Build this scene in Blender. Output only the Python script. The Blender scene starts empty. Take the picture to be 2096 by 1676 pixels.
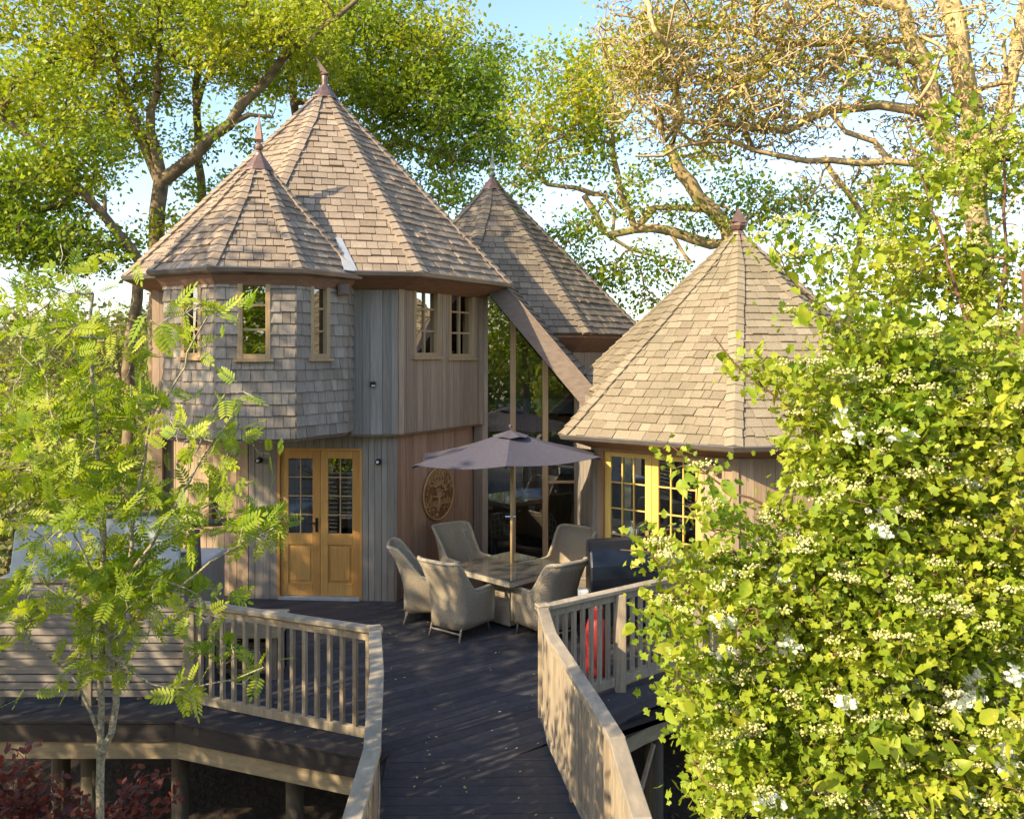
import bpy, bmesh, math, random
import numpy as np
from mathutils import Vector, Matrix, kdtree

R = math.radians
random.seed(7); rng = np.random.default_rng(7)
scene = bpy.context.scene
COL = scene.collection

# ------------------------------------------------------------------ camera, sky, sun
F, HZ, CX = 1800.0, 720.0, 1048.0          # focal length in photo pixels, horizon row, centre column
H = 3.56                                    # the lens is 3.56 m above the deck
cam_d = bpy.data.cameras.new('camera'); cam = bpy.data.objects.new('camera', cam_d); COL.objects.link(cam)
cam.location = (0, 0, H); cam.rotation_euler = (R(90), 0, 0)
cam_d.sensor_width = 36; cam_d.lens = 36*F/2096; cam_d.shift_y = -118/2096
cam_d.clip_start = 0.05; cam_d.clip_end = 3000
scene.camera = cam

SUN = Vector((-0.825, -0.66, 0.64)).normalized()      # towards the sun
world = bpy.data.worlds.new('World'); scene.world = world; world.use_nodes = True
nt = world.node_tree; nt.nodes.clear()
wo = nt.nodes.new('ShaderNodeOutputWorld'); bg = nt.nodes.new('ShaderNodeBackground'); sk = nt.nodes.new('ShaderNodeTexSky')
sk.sky_type = 'NISHITA'; sk.sun_disc = False
sk.sun_elevation = R(31); sk.sun_rotation = math.atan2(SUN.x, SUN.y)
sk.air_density = 1.0; sk.dust_density = 1.2; sk.ozone_density = 1.6
bg.inputs['Strength'].default_value = 0.15
nt.links.new(sk.outputs[0], bg.inputs[0]); nt.links.new(bg.outputs[0], wo.inputs[0])
sd = bpy.data.lights.new('sun', 'SUN'); sd.energy = 3.9; sd.angle = R(0.5); sd.color = (1.0, 0.83, 0.54)
sun = bpy.data.objects.new('sun', sd); COL.objects.link(sun)
sun.rotation_euler = SUN.to_track_quat('Z', 'Y').to_euler(); sun.location = (-20, -16, 20)
vs = scene.view_settings
vs.view_transform = 'Standard'; vs.look = 'None'; vs.gamma = 1; vs.use_curve_mapping = False; vs.exposure = 1.34
scene.render.engine = 'CYCLES'
cy = scene.cycles
cy.use_denoising = True; cy.max_bounces = 6; cy.diffuse_bounces = 3; cy.glossy_bounces = 3
cy.transmission_bounces = 3; cy.transparent_max_bounces = 8; cy.sample_clamp_indirect = 4

def P(px, py, Y):
    "a point of the place from its column and row in the photo and its distance"
    return Vector(((px-CX)/F*Y, Y, H+(HZ-py)/F*Y))
def PZ(px, py, z):
    Y = (z-H)/((HZ-py)/F)
    return Vector(((px-CX)/F*Y, Y, z))

# ------------------------------------------------------------------ materials
def new_mat(name):
    m = bpy.data.materials.new(name); m.use_nodes = True
    return m, m.node_tree, m.node_tree.nodes['Principled BSDF']
def nd(nt, t, **kw):
    n = nt.nodes.new(t)
    for k, v in kw.items():
        if k in n.inputs.keys(): n.inputs[k].default_value = v
        else: setattr(n, k, v)
    return n
def tone_ramp(nt, cols):
    r = nt.nodes.new('ShaderNodeValToRGB')
    e = r.color_ramp.elements
    while len(e) < len(cols): e.new(0.5)
    for i, c in enumerate(cols):
        e[i].position = i/(len(cols)-1); e[i].color = (*c, 1)
    return r

def wood(name, cols, scale=(40, 40, 2.0), rough=0.85, grain=0.35, bump=0.25, stain=0.35, stain_col=(0.10, 0.09, 0.08), stain_scale=1.3, spec=0.2):
    "weathered timber: tone per piece, stretched grain, broad stains"
    m, nt, b = new_mat(name); L = nt.links.new
    at = nd(nt, 'ShaderNodeAttribute', attribute_name='tone')
    ramp = tone_ramp(nt, cols); L(at.outputs['Fac'], ramp.inputs[0])
    tc = nd(nt, 'ShaderNodeTexCoord')
    mp = nd(nt, 'ShaderNodeMapping'); mp.inputs['Scale'].default_value = scale
    addv = nd(nt, 'ShaderNodeVectorMath', operation='ADD')
    sc = nd(nt, 'ShaderNodeVectorMath', operation='SCALE'); L(at.outputs['Vector'], sc.inputs[0]); sc.inputs['Scale'].default_value = 7.0
    L(tc.outputs['Object'], addv.inputs[0]); L(sc.outputs[0], addv.inputs[1]); L(addv.outputs[0], mp.inputs[0])
    nz = nd(nt, 'ShaderNodeTexNoise', Scale=1.0, Detail=5.0, Roughness=0.65); L(mp.outputs[0], nz.inputs['Vector'])
    mr = nd(nt, 'ShaderNodeMapRange'); L(nz.outputs[0], mr.inputs[0])
    mr.inputs[1].default_value = 0.3; mr.inputs[2].default_value = 0.75; mr.inputs[3].default_value = 1-grain; mr.inputs[4].default_value = 1+grain*0.6
    mul = nd(nt, 'ShaderNodeMix', data_type='RGBA', blend_type='MULTIPLY'); mul.inputs[0].default_value = 1
    L(ramp.outputs[0], mul.inputs[6]); L(mr.outputs[0], mul.inputs[7])
    n2 = nd(nt, 'ShaderNodeTexNoise', Scale=stain_scale, Detail=4.0, Roughness=0.6); L(tc.outputs['Object'], n2.inputs['Vector'])
    m2 = nd(nt, 'ShaderNodeMapRange'); L(n2.outputs[0], m2.inputs[0])
    m2.inputs[1].default_value = 0.45; m2.inputs[2].default_value = 0.75; m2.inputs[3].default_value = 0; m2.inputs[4].default_value = stain
    mx = nd(nt, 'ShaderNodeMix', data_type='RGBA'); L(m2.outputs[0], mx.inputs[0]); L(mul.outputs[2], mx.inputs[6]); mx.inputs[7].default_value = (*stain_col, 1)
    L(mx.outputs[2], b.inputs['Base Color'])
    b.inputs['Roughness'].default_value = rough; b.inputs['Specular IOR Level'].default_value = spec
    bp = nd(nt, 'ShaderNodeBump', Strength=bump, Distance=0.004); L(nz.outputs[0], bp.inputs['Height']); L(bp.outputs[0], b.inputs['Normal'])
    return m

def leaf(name, cols, trans=0.45, rough=0.5, tcol=None, nscale=1.2, spec=0.35):
    m, nt, b = new_mat(name); L = nt.links.new
    at = nd(nt, 'ShaderNodeAttribute', attribute_name='tone')
    tc = nd(nt, 'ShaderNodeTexCoord')
    nz = nd(nt, 'ShaderNodeTexNoise', Scale=nscale, Detail=2.0); L(tc.outputs['Object'], nz.inputs['Vector'])
    ad = nd(nt, 'ShaderNodeMath', operation='MULTIPLY_ADD'); L(nz.outputs[0], ad.inputs[0]); ad.inputs[1].default_value = 1.3
    sub = nd(nt, 'ShaderNodeMath', operation='MULTIPLY_ADD'); L(at.outputs['Fac'], sub.inputs[0]); sub.inputs[1].default_value = 0.6; sub.inputs[2].default_value = -0.45
    L(sub.outputs[0], ad.inputs[2])
    ramp = tone_ramp(nt, cols); L(ad.outputs[0], ramp.inputs[0])
    L(ramp.outputs[0], b.inputs['Base Color']); b.inputs['Roughness'].default_value = rough; b.inputs['Specular IOR Level'].default_value = spec
    tr = nd(nt, 'ShaderNodeBsdfTranslucent')
    hs = nd(nt, 'ShaderNodeMix', data_type='RGBA', blend_type='MULTIPLY'); hs.inputs[0].default_value = 1
    L(ramp.outputs[0], hs.inputs[6]); hs.inputs[7].default_value = (*(tcol or (1.25, 1.3, 0.5)), 1); L(hs.outputs[2], tr.inputs[0])
    mx = nd(nt, 'ShaderNodeMixShader'); mx.inputs[0].default_value = trans
    L(b.outputs[0], mx.inputs[1]); L(tr.outputs[0], mx.inputs[2])
    L(mx.outputs[0], nt.nodes['Material Output'].inputs[0])
    return m

def plain(name, col, rough=0.6, metal=0.0, noise=0.15, nscale=12, bump=0.0, spec=0.5):
    m, nt, b = new_mat(name); L = nt.links.new
    tc = nd(nt, 'ShaderNodeTexCoord'); nz = nd(nt, 'ShaderNodeTexNoise', Scale=nscale, Detail=5.0); L(tc.outputs['Object'], nz.inputs['Vector'])
    mr = nd(nt, 'ShaderNodeMapRange'); L(nz.outputs[0], mr.inputs[0]); mr.inputs[1].default_value = .3; mr.inputs[2].default_value = .7
    mr.inputs[3].default_value = 1-noise; mr.inputs[4].default_value = 1+noise
    mx = nd(nt, 'ShaderNodeMix', data_type='RGBA', blend_type='MULTIPLY'); mx.inputs[0].default_value = 1
    mx.inputs[6].default_value = (*col, 1); L(mr.outputs[0], mx.inputs[7]); L(mx.outputs[2], b.inputs['Base Color'])
    b.inputs['Roughness'].default_value = rough; b.inputs['Metallic'].default_value = metal; b.inputs['Specular IOR Level'].default_value = spec
    if bump:
        bp = nd(nt, 'ShaderNodeBump', Strength=bump, Distance=0.005); L(nz.outputs[0], bp.inputs['Height']); L(bp.outputs[0], b.inputs['Normal'])
    return m

def glass_mat(name, tint=(0.75, 0.78, 0.78), refl=0.17):
    m, nt, b = new_mat(name); L = nt.links.new; nt.nodes.remove(b)
    t = nd(nt, 'ShaderNodeBsdfTransparent'); t.inputs[0].default_value = (*tint, 1)
    g = nd(nt, 'ShaderNodeBsdfGlossy', Roughness=0.0); g.inputs[0].default_value = (1, 1, 1, 1)
    fr = nd(nt, 'ShaderNodeFresnel', IOR=1.5)
    ad = nd(nt, 'ShaderNodeMath', operation='ADD', use_clamp=True); ad.inputs[1].default_value = refl; L(fr.outputs[0], ad.inputs[0])
    tc = nd(nt, 'ShaderNodeTexCoord'); nz = nd(nt, 'ShaderNodeTexNoise', Scale=1.6, Detail=1.0); L(tc.outputs['Object'], nz.inputs['Vector'])
    bp = nd(nt, 'ShaderNodeBump', Strength=0.12, Distance=0.02); L(nz.outputs[0], bp.inputs['Height']); L(bp.outputs[0], g.inputs['Normal'])
    mx = nd(nt, 'ShaderNodeMixShader'); L(ad.outputs[0], mx.inputs[0]); L(t.outputs[0], mx.inputs[1]); L(g.outputs[0], mx.inputs[2])
    L(mx.outputs[0], nt.nodes['Material Output'].inputs[0])
    return m

M = {}
M['shingle_warm'] = wood('cedar_shingle_warm', [(0.235,0.178,0.13),(0.28,0.215,0.158),(0.315,0.245,0.182),(0.375,0.297,0.225)], grain=.26, stain=.5, stain_col=(.16,.13,.11), stain_scale=1.1)
M['shingle_olive'] = wood('cedar_shingle_mossy', [(0.215,0.172,0.118),(0.25,0.202,0.14),(0.275,0.226,0.157),(0.315,0.262,0.185)], grain=.24, stain=.55, stain_col=(.15,.13,.085), stain_scale=1.0)
M['shingle_brown_shade'] = wood('cedar_shingle_shade_brown', [(0.15,0.12,0.09),(0.18,0.145,0.11),(0.21,0.17,0.13),(0.26,0.21,0.155)], grain=.2, stain=.4, stain_col=(.12,.10,.08), stain_scale=1.0)  # the rear roof's shade is put into this darker brown
M['shingle_grey'] = wood('silvered_shingle', [(0.25,0.205,0.16),(0.295,0.245,0.195),(0.335,0.28,0.225),(0.39,0.335,0.27)], grain=.28, stain=.35, stain_col=(.22,.18,.155))
M['board_grey'] = wood('silvered_board', [(0.24,0.21,0.175),(0.29,0.255,0.215),(0.335,0.295,0.25)], grain=.3, stain=.5, stain_col=(.26,.20,.15), stain_scale=.9)
M['board_tan'] = wood('weathered_tan_board', [(0.32,0.225,0.145),(0.37,0.265,0.175),(0.42,0.31,0.21)], grain=.28, stain=.3, stain_col=(.24,.18,.14))
M['board_cedar'] = wood('orange_cedar_board', [(0.37,0.21,0.125),(0.44,0.26,0.16),(0.50,0.31,0.20)], grain=.28, stain=.35, stain_col=(.28,.18,.13))
M['board_dark'] = wood('dark_brown_board', [(0.20,0.14,0.10),(0.24,0.17,0.12),(0.28,0.20,0.14)], grain=.3, stain=.4, stain_col=(.16,.12,.09))  # plain dark brown timber tone
M['fascia'] = wood('brown_fascia', [(0.26,0.145,0.09),(0.30,0.17,0.105)], scale=(6,6,30), grain=.25, stain=.3, stain_col=(.14,.09,.065))
M['rake'] = wood('grey_brown_beam', [(0.17,0.13,0.105),(0.19,0.145,0.115)], scale=(8,8,25), grain=.3, stain=.35, stain_col=(.17,.12,.09))
M['oak'] = wood('golden_oak', [(0.54,0.27,0.07),(0.60,0.31,0.085),(0.64,0.35,0.10)], scale=(50,50,3), rough=.5, grain=.22, stain=.3, stain_col=(.36,.18,.05), spec=.4)
M['oak_sunlit'] = wood('sunlit_yellow_oak', [(0.66,0.42,0.10),(0.72,0.47,0.12),(0.76,0.52,0.14)], scale=(50,50,3), rough=.45, grain=.15, stain=.2, stain_col=(.5,.3,.08), spec=.4)  # sunlight on the cabin doors put into a paler, yellower oak
M['oak_pale'] = wood('pale_window_oak', [(0.42,0.28,0.15),(0.48,0.33,0.18)], grain=.25, stain=.3, stain_col=(.28,.2,.13))
M['rail'] = wood('weathered_softwood', [(0.30,0.235,0.165),(0.36,0.285,0.20),(0.42,0.335,0.235)], scale=(30,30,4), grain=.32, stain=.5, stain_col=(.19,.17,.14), stain_scale=5)
M['rail_h'] = wood('weathered_handrail', [(0.34,0.28,0.21),(0.40,0.33,0.245)], scale=(12,3,30), grain=.35, stain=.5, stain_col=(.22,.20,.175), stain_scale=6)
M['slat'] = wood('greyed_slat', [(0.29,0.25,0.215),(0.34,0.29,0.25),(0.40,0.34,0.29)], scale=(2,30,40), grain=.3, stain=.4, stain_col=(.2,.17,.15), stain_scale=3)
M['deck'] = wood('charcoal_deck_board', [(0.042,0.041,0.048),(0.055,0.053,0.061),(0.070,0.067,0.074)], scale=(14,14,14), rough=.62, grain=.35, bump=.4, stain=.45, stain_col=(.085,.07,.062), stain_scale=1.6, spec=.35)
M['deck_edge'] = wood('charcoal_deck_edge', [(0.045,0.038,0.038),(0.06,0.05,0.048)], scale=(8,8,30), rough=.6, grain=.3, stain=.4, stain_col=(.10,.08,.065), spec=.3)
M['beam'] = wood('pale_beam', [(0.36,0.28,0.18),(0.42,0.33,0.21)], scale=(6,6,30), grain=.3, stain=.5, stain_col=(.22,.18,.13), stain_scale=4)
M['post_round'] = wood('round_log_post', [(0.10,0.08,0.06),(0.14,0.11,0.08)], grain=.35)
M['gutter'] = plain('dark_metal_gutter', (0.22,0.19,0.165), .35, .6, .2, 3)
M['copper'] = plain('weathered_copper', (0.23,0.14,0.11), .42, .55, .25, 9)
M['verdigris'] = plain('verdigris_copper', (0.16,0.19,0.155), .55, .3, .25, 9)
M['lead'] = plain('pale_lead', (0.46,0.46,0.46), .4, .1, .1, 8)
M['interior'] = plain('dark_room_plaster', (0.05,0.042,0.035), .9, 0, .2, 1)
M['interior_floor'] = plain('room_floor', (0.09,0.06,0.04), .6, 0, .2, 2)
M['slab'] = plain('pale_floor_edge', (0.30,0.34,0.34), .6, 0, .1, 3)
M['glass'] = glass_mat('window_glass')
M['glass_up'] = glass_mat('upper_window_glass', refl=.42)
M['glass_big'] = glass_mat('tall_glass', refl=.11)
M['black'] = plain('black_metal', (0.012,0.012,0.014), .35, .3, .2, 10)
M['white'] = plain('white_paint', (0.7,0.7,0.68), .5, 0, .06, 10)
M['bronze'] = plain('bronze_lamp', (0.20,0.12,0.09), .45, .4, .2, 20)
M['curtain'] = plain('pale_blue_curtain', (0.34,0.40,0.45), .9, 0, .25, 15)
M['canvas'] = plain('slate_blue_canvas', (0.082,0.076,0.098), .85, 0, .10, 30, .1, .2)
M['cover'] = plain('navy_black_cover', (0.006,0.008,0.014), .38, 0, .35, 6, .6, .5)
M['steel'] = plain('brushed_steel', (0.5,0.52,0.55), .22, .9, .1, 10)
M['gas'] = plain('red_gas_bottle', (0.26,0.018,0.022), .5, 0, .1, 10)
M['tub'] = plain('pale_grey_vinyl', (0.42,0.44,0.45), .55, 0, .08, 5)
M['soil'] = plain('dark_leaf_mould', (0.030,0.020,0.013), .95, 0, .7, 9, .9, .1)
M['grass'] = plain('rough_grass', (0.09,0.10,0.03), .9, 0, .5, 1.2, .5, .1)
M['bark'] = plain('oak_bark', (0.17,0.125,0.075), .9, 0, .45, 6, 1.0, .15)
M['bark_pale'] = plain('lichen_bark', (0.34,0.255,0.135), .9, 0, .4, 5, 1.0, .15)
M['bark_tan'] = plain('ivy_stem_bark', (0.40,0.30,0.155), .9, 0, .4, 7, 1.0, .15)
M['bark_rowan'] = plain('speckled_rowan_bark', (0.30,0.26,0.18), .8, 0, .55, 70, .6, .25)
M['twig'] = plain('red_brown_twig', (0.14,0.075,0.04), .8, 0, .3, 20)
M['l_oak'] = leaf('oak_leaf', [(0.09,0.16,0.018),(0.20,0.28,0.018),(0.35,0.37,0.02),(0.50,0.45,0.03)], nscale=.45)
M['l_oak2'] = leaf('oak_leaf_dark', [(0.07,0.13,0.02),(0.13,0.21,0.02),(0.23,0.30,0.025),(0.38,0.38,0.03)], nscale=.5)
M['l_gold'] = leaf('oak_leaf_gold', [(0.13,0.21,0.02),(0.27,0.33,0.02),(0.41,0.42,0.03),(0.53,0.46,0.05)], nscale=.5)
M['l_twig'] = leaf('lichen_leaf', [(0.26,0.20,0.07),(0.36,0.29,0.08),(0.44,0.37,0.08),(0.52,0.43,0.12)], trans=.25, nscale=.5)
M['l_wood'] = leaf('far_leaf', [(0.07,0.10,0.025),(0.13,0.15,0.03),(0.22,0.20,0.05),(0.30,0.24,0.09)], trans=.3, nscale=.25)
M['l_rowan'] = leaf('rowan_leaf', [(0.10,0.19,0.015),(0.23,0.32,0.02),(0.38,0.43,0.028),(0.52,0.50,0.05)], nscale=1.6, tcol=(1.2,1.25,.5))
M['l_bush'] = leaf('hawthorn_leaf', [(0.11,0.20,0.015),(0.22,0.31,0.022),(0.36,0.41,0.035),(0.52,0.50,0.07)], nscale=2.0, tcol=(1.2,1.15,.5))
M['l_bush_y'] = leaf('yellow_young_leaf', [(0.24,0.32,0.02),(0.36,0.41,0.03),(0.46,0.45,0.05),(0.50,0.40,0.08)], nscale=2.0)
M['l_red'] = leaf('red_shrub_leaf', [(0.07,0.05,0.04),(0.14,0.07,0.055),(0.24,0.075,0.055),(0.42,0.10,0.06)], nscale=2.5, tcol=(1.3,.6,.4))
M['petal'] = leaf('white_petal', [(0.72,0.72,0.62),(0.82,0.82,0.76),(0.88,0.88,0.84)], trans=.3)
M['bud'] = leaf('cream_bud', [(0.45,0.45,0.16),(0.60,0.58,0.26),(0.72,0.70,0.42)], trans=.3)

def wicker():
    m, nt, b = new_mat('grey_wicker'); L = nt.links.new
    tc = nd(nt, 'ShaderNodeTexCoord')
    wv = nd(nt, 'ShaderNodeTexWave', Scale=38.0, Distortion=1.2); wv.bands_direction = 'Z'; L(tc.outputs['Object'], wv.inputs['Vector']); wv.inputs['Detail'].default_value = 1
    w2 = nd(nt, 'ShaderNodeTexWave', Scale=26.0, Distortion=1.0); w2.bands_direction = 'DIAGONAL'; L(tc.outputs['Object'], w2.inputs['Vector'])
    mu = nd(nt, 'ShaderNodeMath', operation='MULTIPLY'); L(wv.outputs[0+1], mu.inputs[0]); L(w2.outputs[1], mu.inputs[1])
    nz = nd(nt, 'ShaderNodeTexNoise', Scale=60.0, Detail=3.0); L(tc.outputs['Object'], nz.inputs['Vector'])
    ad = nd(nt, 'ShaderNodeMath', operation='ADD'); L(mu.outputs[0], ad.inputs[0]); L(nz.outputs[0], ad.inputs[1])
    r = tone_ramp(nt, [(0.10,0.08,0.055),(0.34,0.275,0.195),(0.46,0.38,0.275)]); L(ad.outputs[0], r.inputs[0]); L(r.outputs[0], b.inputs['Base Color'])
    bp = nd(nt, 'ShaderNodeBump', Strength=.9, Distance=.008); L(ad.outputs[0], bp.inputs['Height']); L(bp.outputs[0], b.inputs['Normal'])
    b.inputs['Roughness'].default_value = .7
    return m
M['wicker'] = wicker()
M['wicker_rim'] = plain('grey_wicker_rim', (0.36,0.30,0.22), .7, 0, .4, 70, .8)

# ------------------------------------------------------------------ object helpers
def root(name, label, cat, loc=(0, 0, 0), group=None, rz=0):
    o = bpy.data.objects.new(name, None); COL.objects.link(o); o.location = loc; o.rotation_euler = (0, 0, rz)
    o.empty_display_size = .2; o['label'] = label; o['category'] = cat
    if group: o['group'] = group
    return o
def link(name, me, mat, parent=None, kind=None, label=None, cat=None, group=None):
    o = bpy.data.objects.new(name, me); COL.objects.link(o)
    if mat is not None and not me.materials: me.materials.append(mat)
    if parent is not None: o.parent = parent
    if kind: o['kind'] = kind
    if label: o['label'] = label
    if cat: o['category'] = cat
    if group: o['group'] = group
    return o
def origin(parent):
    v = Vector((0, 0, 0))
    while parent is not None: v += parent.location; parent = parent.parent
    return v
def set_tone(me, tones):
    a = me.attributes.new('tone', 'FLOAT', 'POINT'); a.data.foreach_set('value', np.asarray(tones, dtype=np.float32))
def np_mesh(name, V, Fa, tone=None, smooth=False):
    "V (n,3), Fa (m,k) with constant k"
    V = np.asarray(V, dtype=np.float32); Fa = np.asarray(Fa, dtype=np.int32)
    me = bpy.data.meshes.new(name)
    me.vertices.add(len(V)); me.vertices.foreach_set('co', V.ravel())
    k = Fa.shape[1]
    me.loops.add(Fa.size); me.loops.foreach_set('vertex_index', Fa.ravel())
    me.polygons.add(len(Fa)); me.polygons.foreach_set('loop_start', np.arange(0, Fa.size, k, dtype=np.int32))
    if smooth: me.polygons.foreach_set('use_smooth', np.ones(len(Fa), dtype=bool))
    me.update(calc_edges=True); me.validate()
    if tone is not None: set_tone(me, tone)
    return me

class Mesh:
    "collects shapes in place coordinates"
    def __init__(s): s.v = []; s.f = []; s.t = []
    def add(s, vs, fs, tone=None):
        n = len(s.v); tone = random.random() if tone is None else tone
        s.v += [tuple(v) for v in vs]; s.f += [tuple(i+n for i in f) for f in fs]; s.t += [tone]*len(vs)
        return s
    def box(s, c, size, rz=0, tone=None, ax=None):
        c = Vector(c); hx, hy, hz = [k/2 for k in size]
        if ax is None:
            ca, sa = math.cos(rz), math.sin(rz); X, Y, Z = Vector((ca, sa, 0)), Vector((-sa, ca, 0)), Vector((0, 0, 1))
        else: X, Y, Z = ax
        vs = [c+X*(a*hx)+Y*(b*hy)+Z*(d*hz) for d in (-1, 1) for a, b in ((-1,-1),(1,-1),(1,1),(-1,1))]
        return s.add(vs, BOXF, tone)
    def beam(s, a, b, w, h, up=(0, 0, 1), tone=None):
        "bar from a to b, w across, h along up"
        a = Vector(a); b = Vector(b); d = (b-a); L = d.length; d.normalize()
        side = d.cross(Vector(up)); side.normalize(); u = side.cross(d)
        return s.box((a+b)/2, (L, w, h), ax=(d, side, u), tone=tone)
    def tube(s, pts, rad, n=8, cap=True, tone=None):
        pts = [Vector(p) for p in pts]
        if not isinstance(rad, (list, tuple)): rad = [rad]*len(pts)
        vs = []; prev = None
        for i, p in enumerate(pts):
            d = (pts[min(i+1, len(pts)-1)]-pts[max(i-1, 0)]).normalized()
            if prev is None:
                ref = Vector((0, 0, 1)) if abs(d.z) < .9 else Vector((1, 0, 0)); x = d.cross(ref).normalized()
            else: x = (prev-d*prev.dot(d)).normalized()
            prev = x; y = d.cross(x)
            for k in range(n):
                a = 2*math.pi*k/n; vs.append(p+(x*math.cos(a)+y*math.sin(a))*rad[i])
        fs = [(i*n+k, i*n+(k+1) % n, (i+1)*n+(k+1) % n, (i+1)*n+k) for i in range(len(pts)-1) for k in range(n)]
        if cap: fs += [tuple(range(n))[::-1], tuple(range((len(pts)-1)*n, len(pts)*n))]
        return s.add(vs, fs, tone)
    def lathe(s, c, prof, n=16, tone=None):
        c = Vector(c); vs = [c+Vector((r*math.cos(2*math.pi*k/n), r*math.sin(2*math.pi*k/n), z)) for r, z in prof for k in range(n)]
        fs = [(i*n+k, i*n+(k+1) % n, (i+1)*n+(k+1) % n, (i+1)*n+k) for i in range(len(prof)-1) for k in range(n)]
        fs += [tuple(range(n))[::-1], tuple(range((len(prof)-1)*n, len(prof)*n))]
        return s.add(vs, fs, tone)
    def prism(s, poly, z0, z1, tone=None):
        n = len(poly); vs = [(p[0], p[1], z0) for p in poly]+[(p[0], p[1], z1) for p in poly]
        fs = [tuple(range(n))[::-1], tuple(range(n, 2*n))]+[(i, (i+1) % n, n+(i+1) % n, n+i) for i in range(n)]
        return s.add(vs, fs, tone)
    def obj(s, name, mat, parent=None, smooth=False, bevel=0, **kw):
        o0 = origin(parent)
        me = bpy.data.meshes.new(name)
        me.from_pydata([tuple(Vector(v)-o0) for v in s.v], [], s.f); me.update()
        if smooth: me.polygons.foreach_set('use_smooth', [True]*len(me.polygons))
        set_tone(me, s.t)
        o = link(name, me, mat, parent, **kw)
        if bevel:
            b = o.modifiers.new('bevel', 'BEVEL'); b.width = bevel; b.segments = 2; b.limit_method = 'ANGLE'
        return o
BOXF = [(3,2,1,0),(4,5,6,7),(0,1,5,4),(1,2,6,5),(2,3,7,6),(3,0,4,7)]

def screen_area(vs):
    pts = [((v[0])/max(v[1], .3)*F, (v[2]-H)/max(v[1], .3)*F) for v in vs]
    xs = [p[0] for p in pts]; ys = [p[1] for p in pts]
    inside = abs((min(xs)+max(xs))/2) < 1060 and -970 < (min(ys)+max(ys))/2 < 740
    return (max(xs)-min(xs))*(max(ys)-min(ys))*(1 if inside else .01)
def pieces(name, items, mat, parent, limit=300, rest=None, facing=None, **kw):
    "items: (verts, faces, tone); the largest in view become objects, the others one joined part"
    items = list(items)
    def key(it):
        a = screen_area(it[0])
        if len(it) > 3 and it[3] is not None:
            c = Vector(it[0][0]); n = it[3]
            if n.dot(Vector((0, 0, H))-c) < 0: a *= .001
        return -a
    order = sorted(items, key=key)
    for it in order[:limit]:
        m = Mesh(); m.add(it[0], it[1], it[2]); m.obj(name, mat, parent, **kw)
    if len(order) > limit:
        m = Mesh()
        for it in order[limit:]: m.add(it[0], it[1], it[2])
        m.obj(rest or name+'_field', mat, parent, kind='stuff')
def boxitem(c, size, rz=0, tone=None, ax=None):
    m = Mesh(); m.box(c, size, rz, tone, ax); return (m.v, m.f, m.t[0])
def beamitem(a, b, w, h, up=(0, 0, 1), tone=None):
    m = Mesh(); m.beam(a, b, w, h, up, tone); return (m.v, m.f, m.t[0])
def clip(poly, n, d):
    "keep the part of a 2-D polygon where p.n <= d"
    out = []
    for i in range(len(poly)):
        a, b = poly[i], poly[(i+1) % len(poly)]
        da, db = a[0]*n[0]+a[1]*n[1]-d, b[0]*n[0]+b[1]*n[1]-d
        if da <= 0: out.append(a)
        if (da < 0 < db) or (db < 0 < da):
            t = da/(da-db); out.append((a[0]+(b[0]-a[0])*t, a[1]+(b[1]-a[1])*t))
    return out
# ------------------------------------------------------------------ the lodge
def V2(p): return Vector((p[0], p[1]))
def ngon(C, Rr, a0, n=8): return [(C[0]+Rr*math.cos(R(a0+360/n*k)), C[1]+Rr*math.sin(R(a0+360/n*k))) for k in range(n)]
def sweep(C, a0, prof, ks, tone=None, m=None):
    "a closed profile (circumradius, z) swept along the octagon sides ks, mitred at the corners"
    m = m or Mesh(); n = len(prof)
    for k in ks:
        vs = []
        for kk in (k, k+1):
            a = R(a0+45*kk); vs += [(C[0]+r*math.cos(a), C[1]+r*math.sin(a), z) for r, z in prof]
        m.add(vs, [(i, (i+1) % n, n+(i+1) % n, n+i) for i in range(n)]+[tuple(range(n))[::-1], tuple(range(n, 2*n))], tone)
    return m

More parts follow.
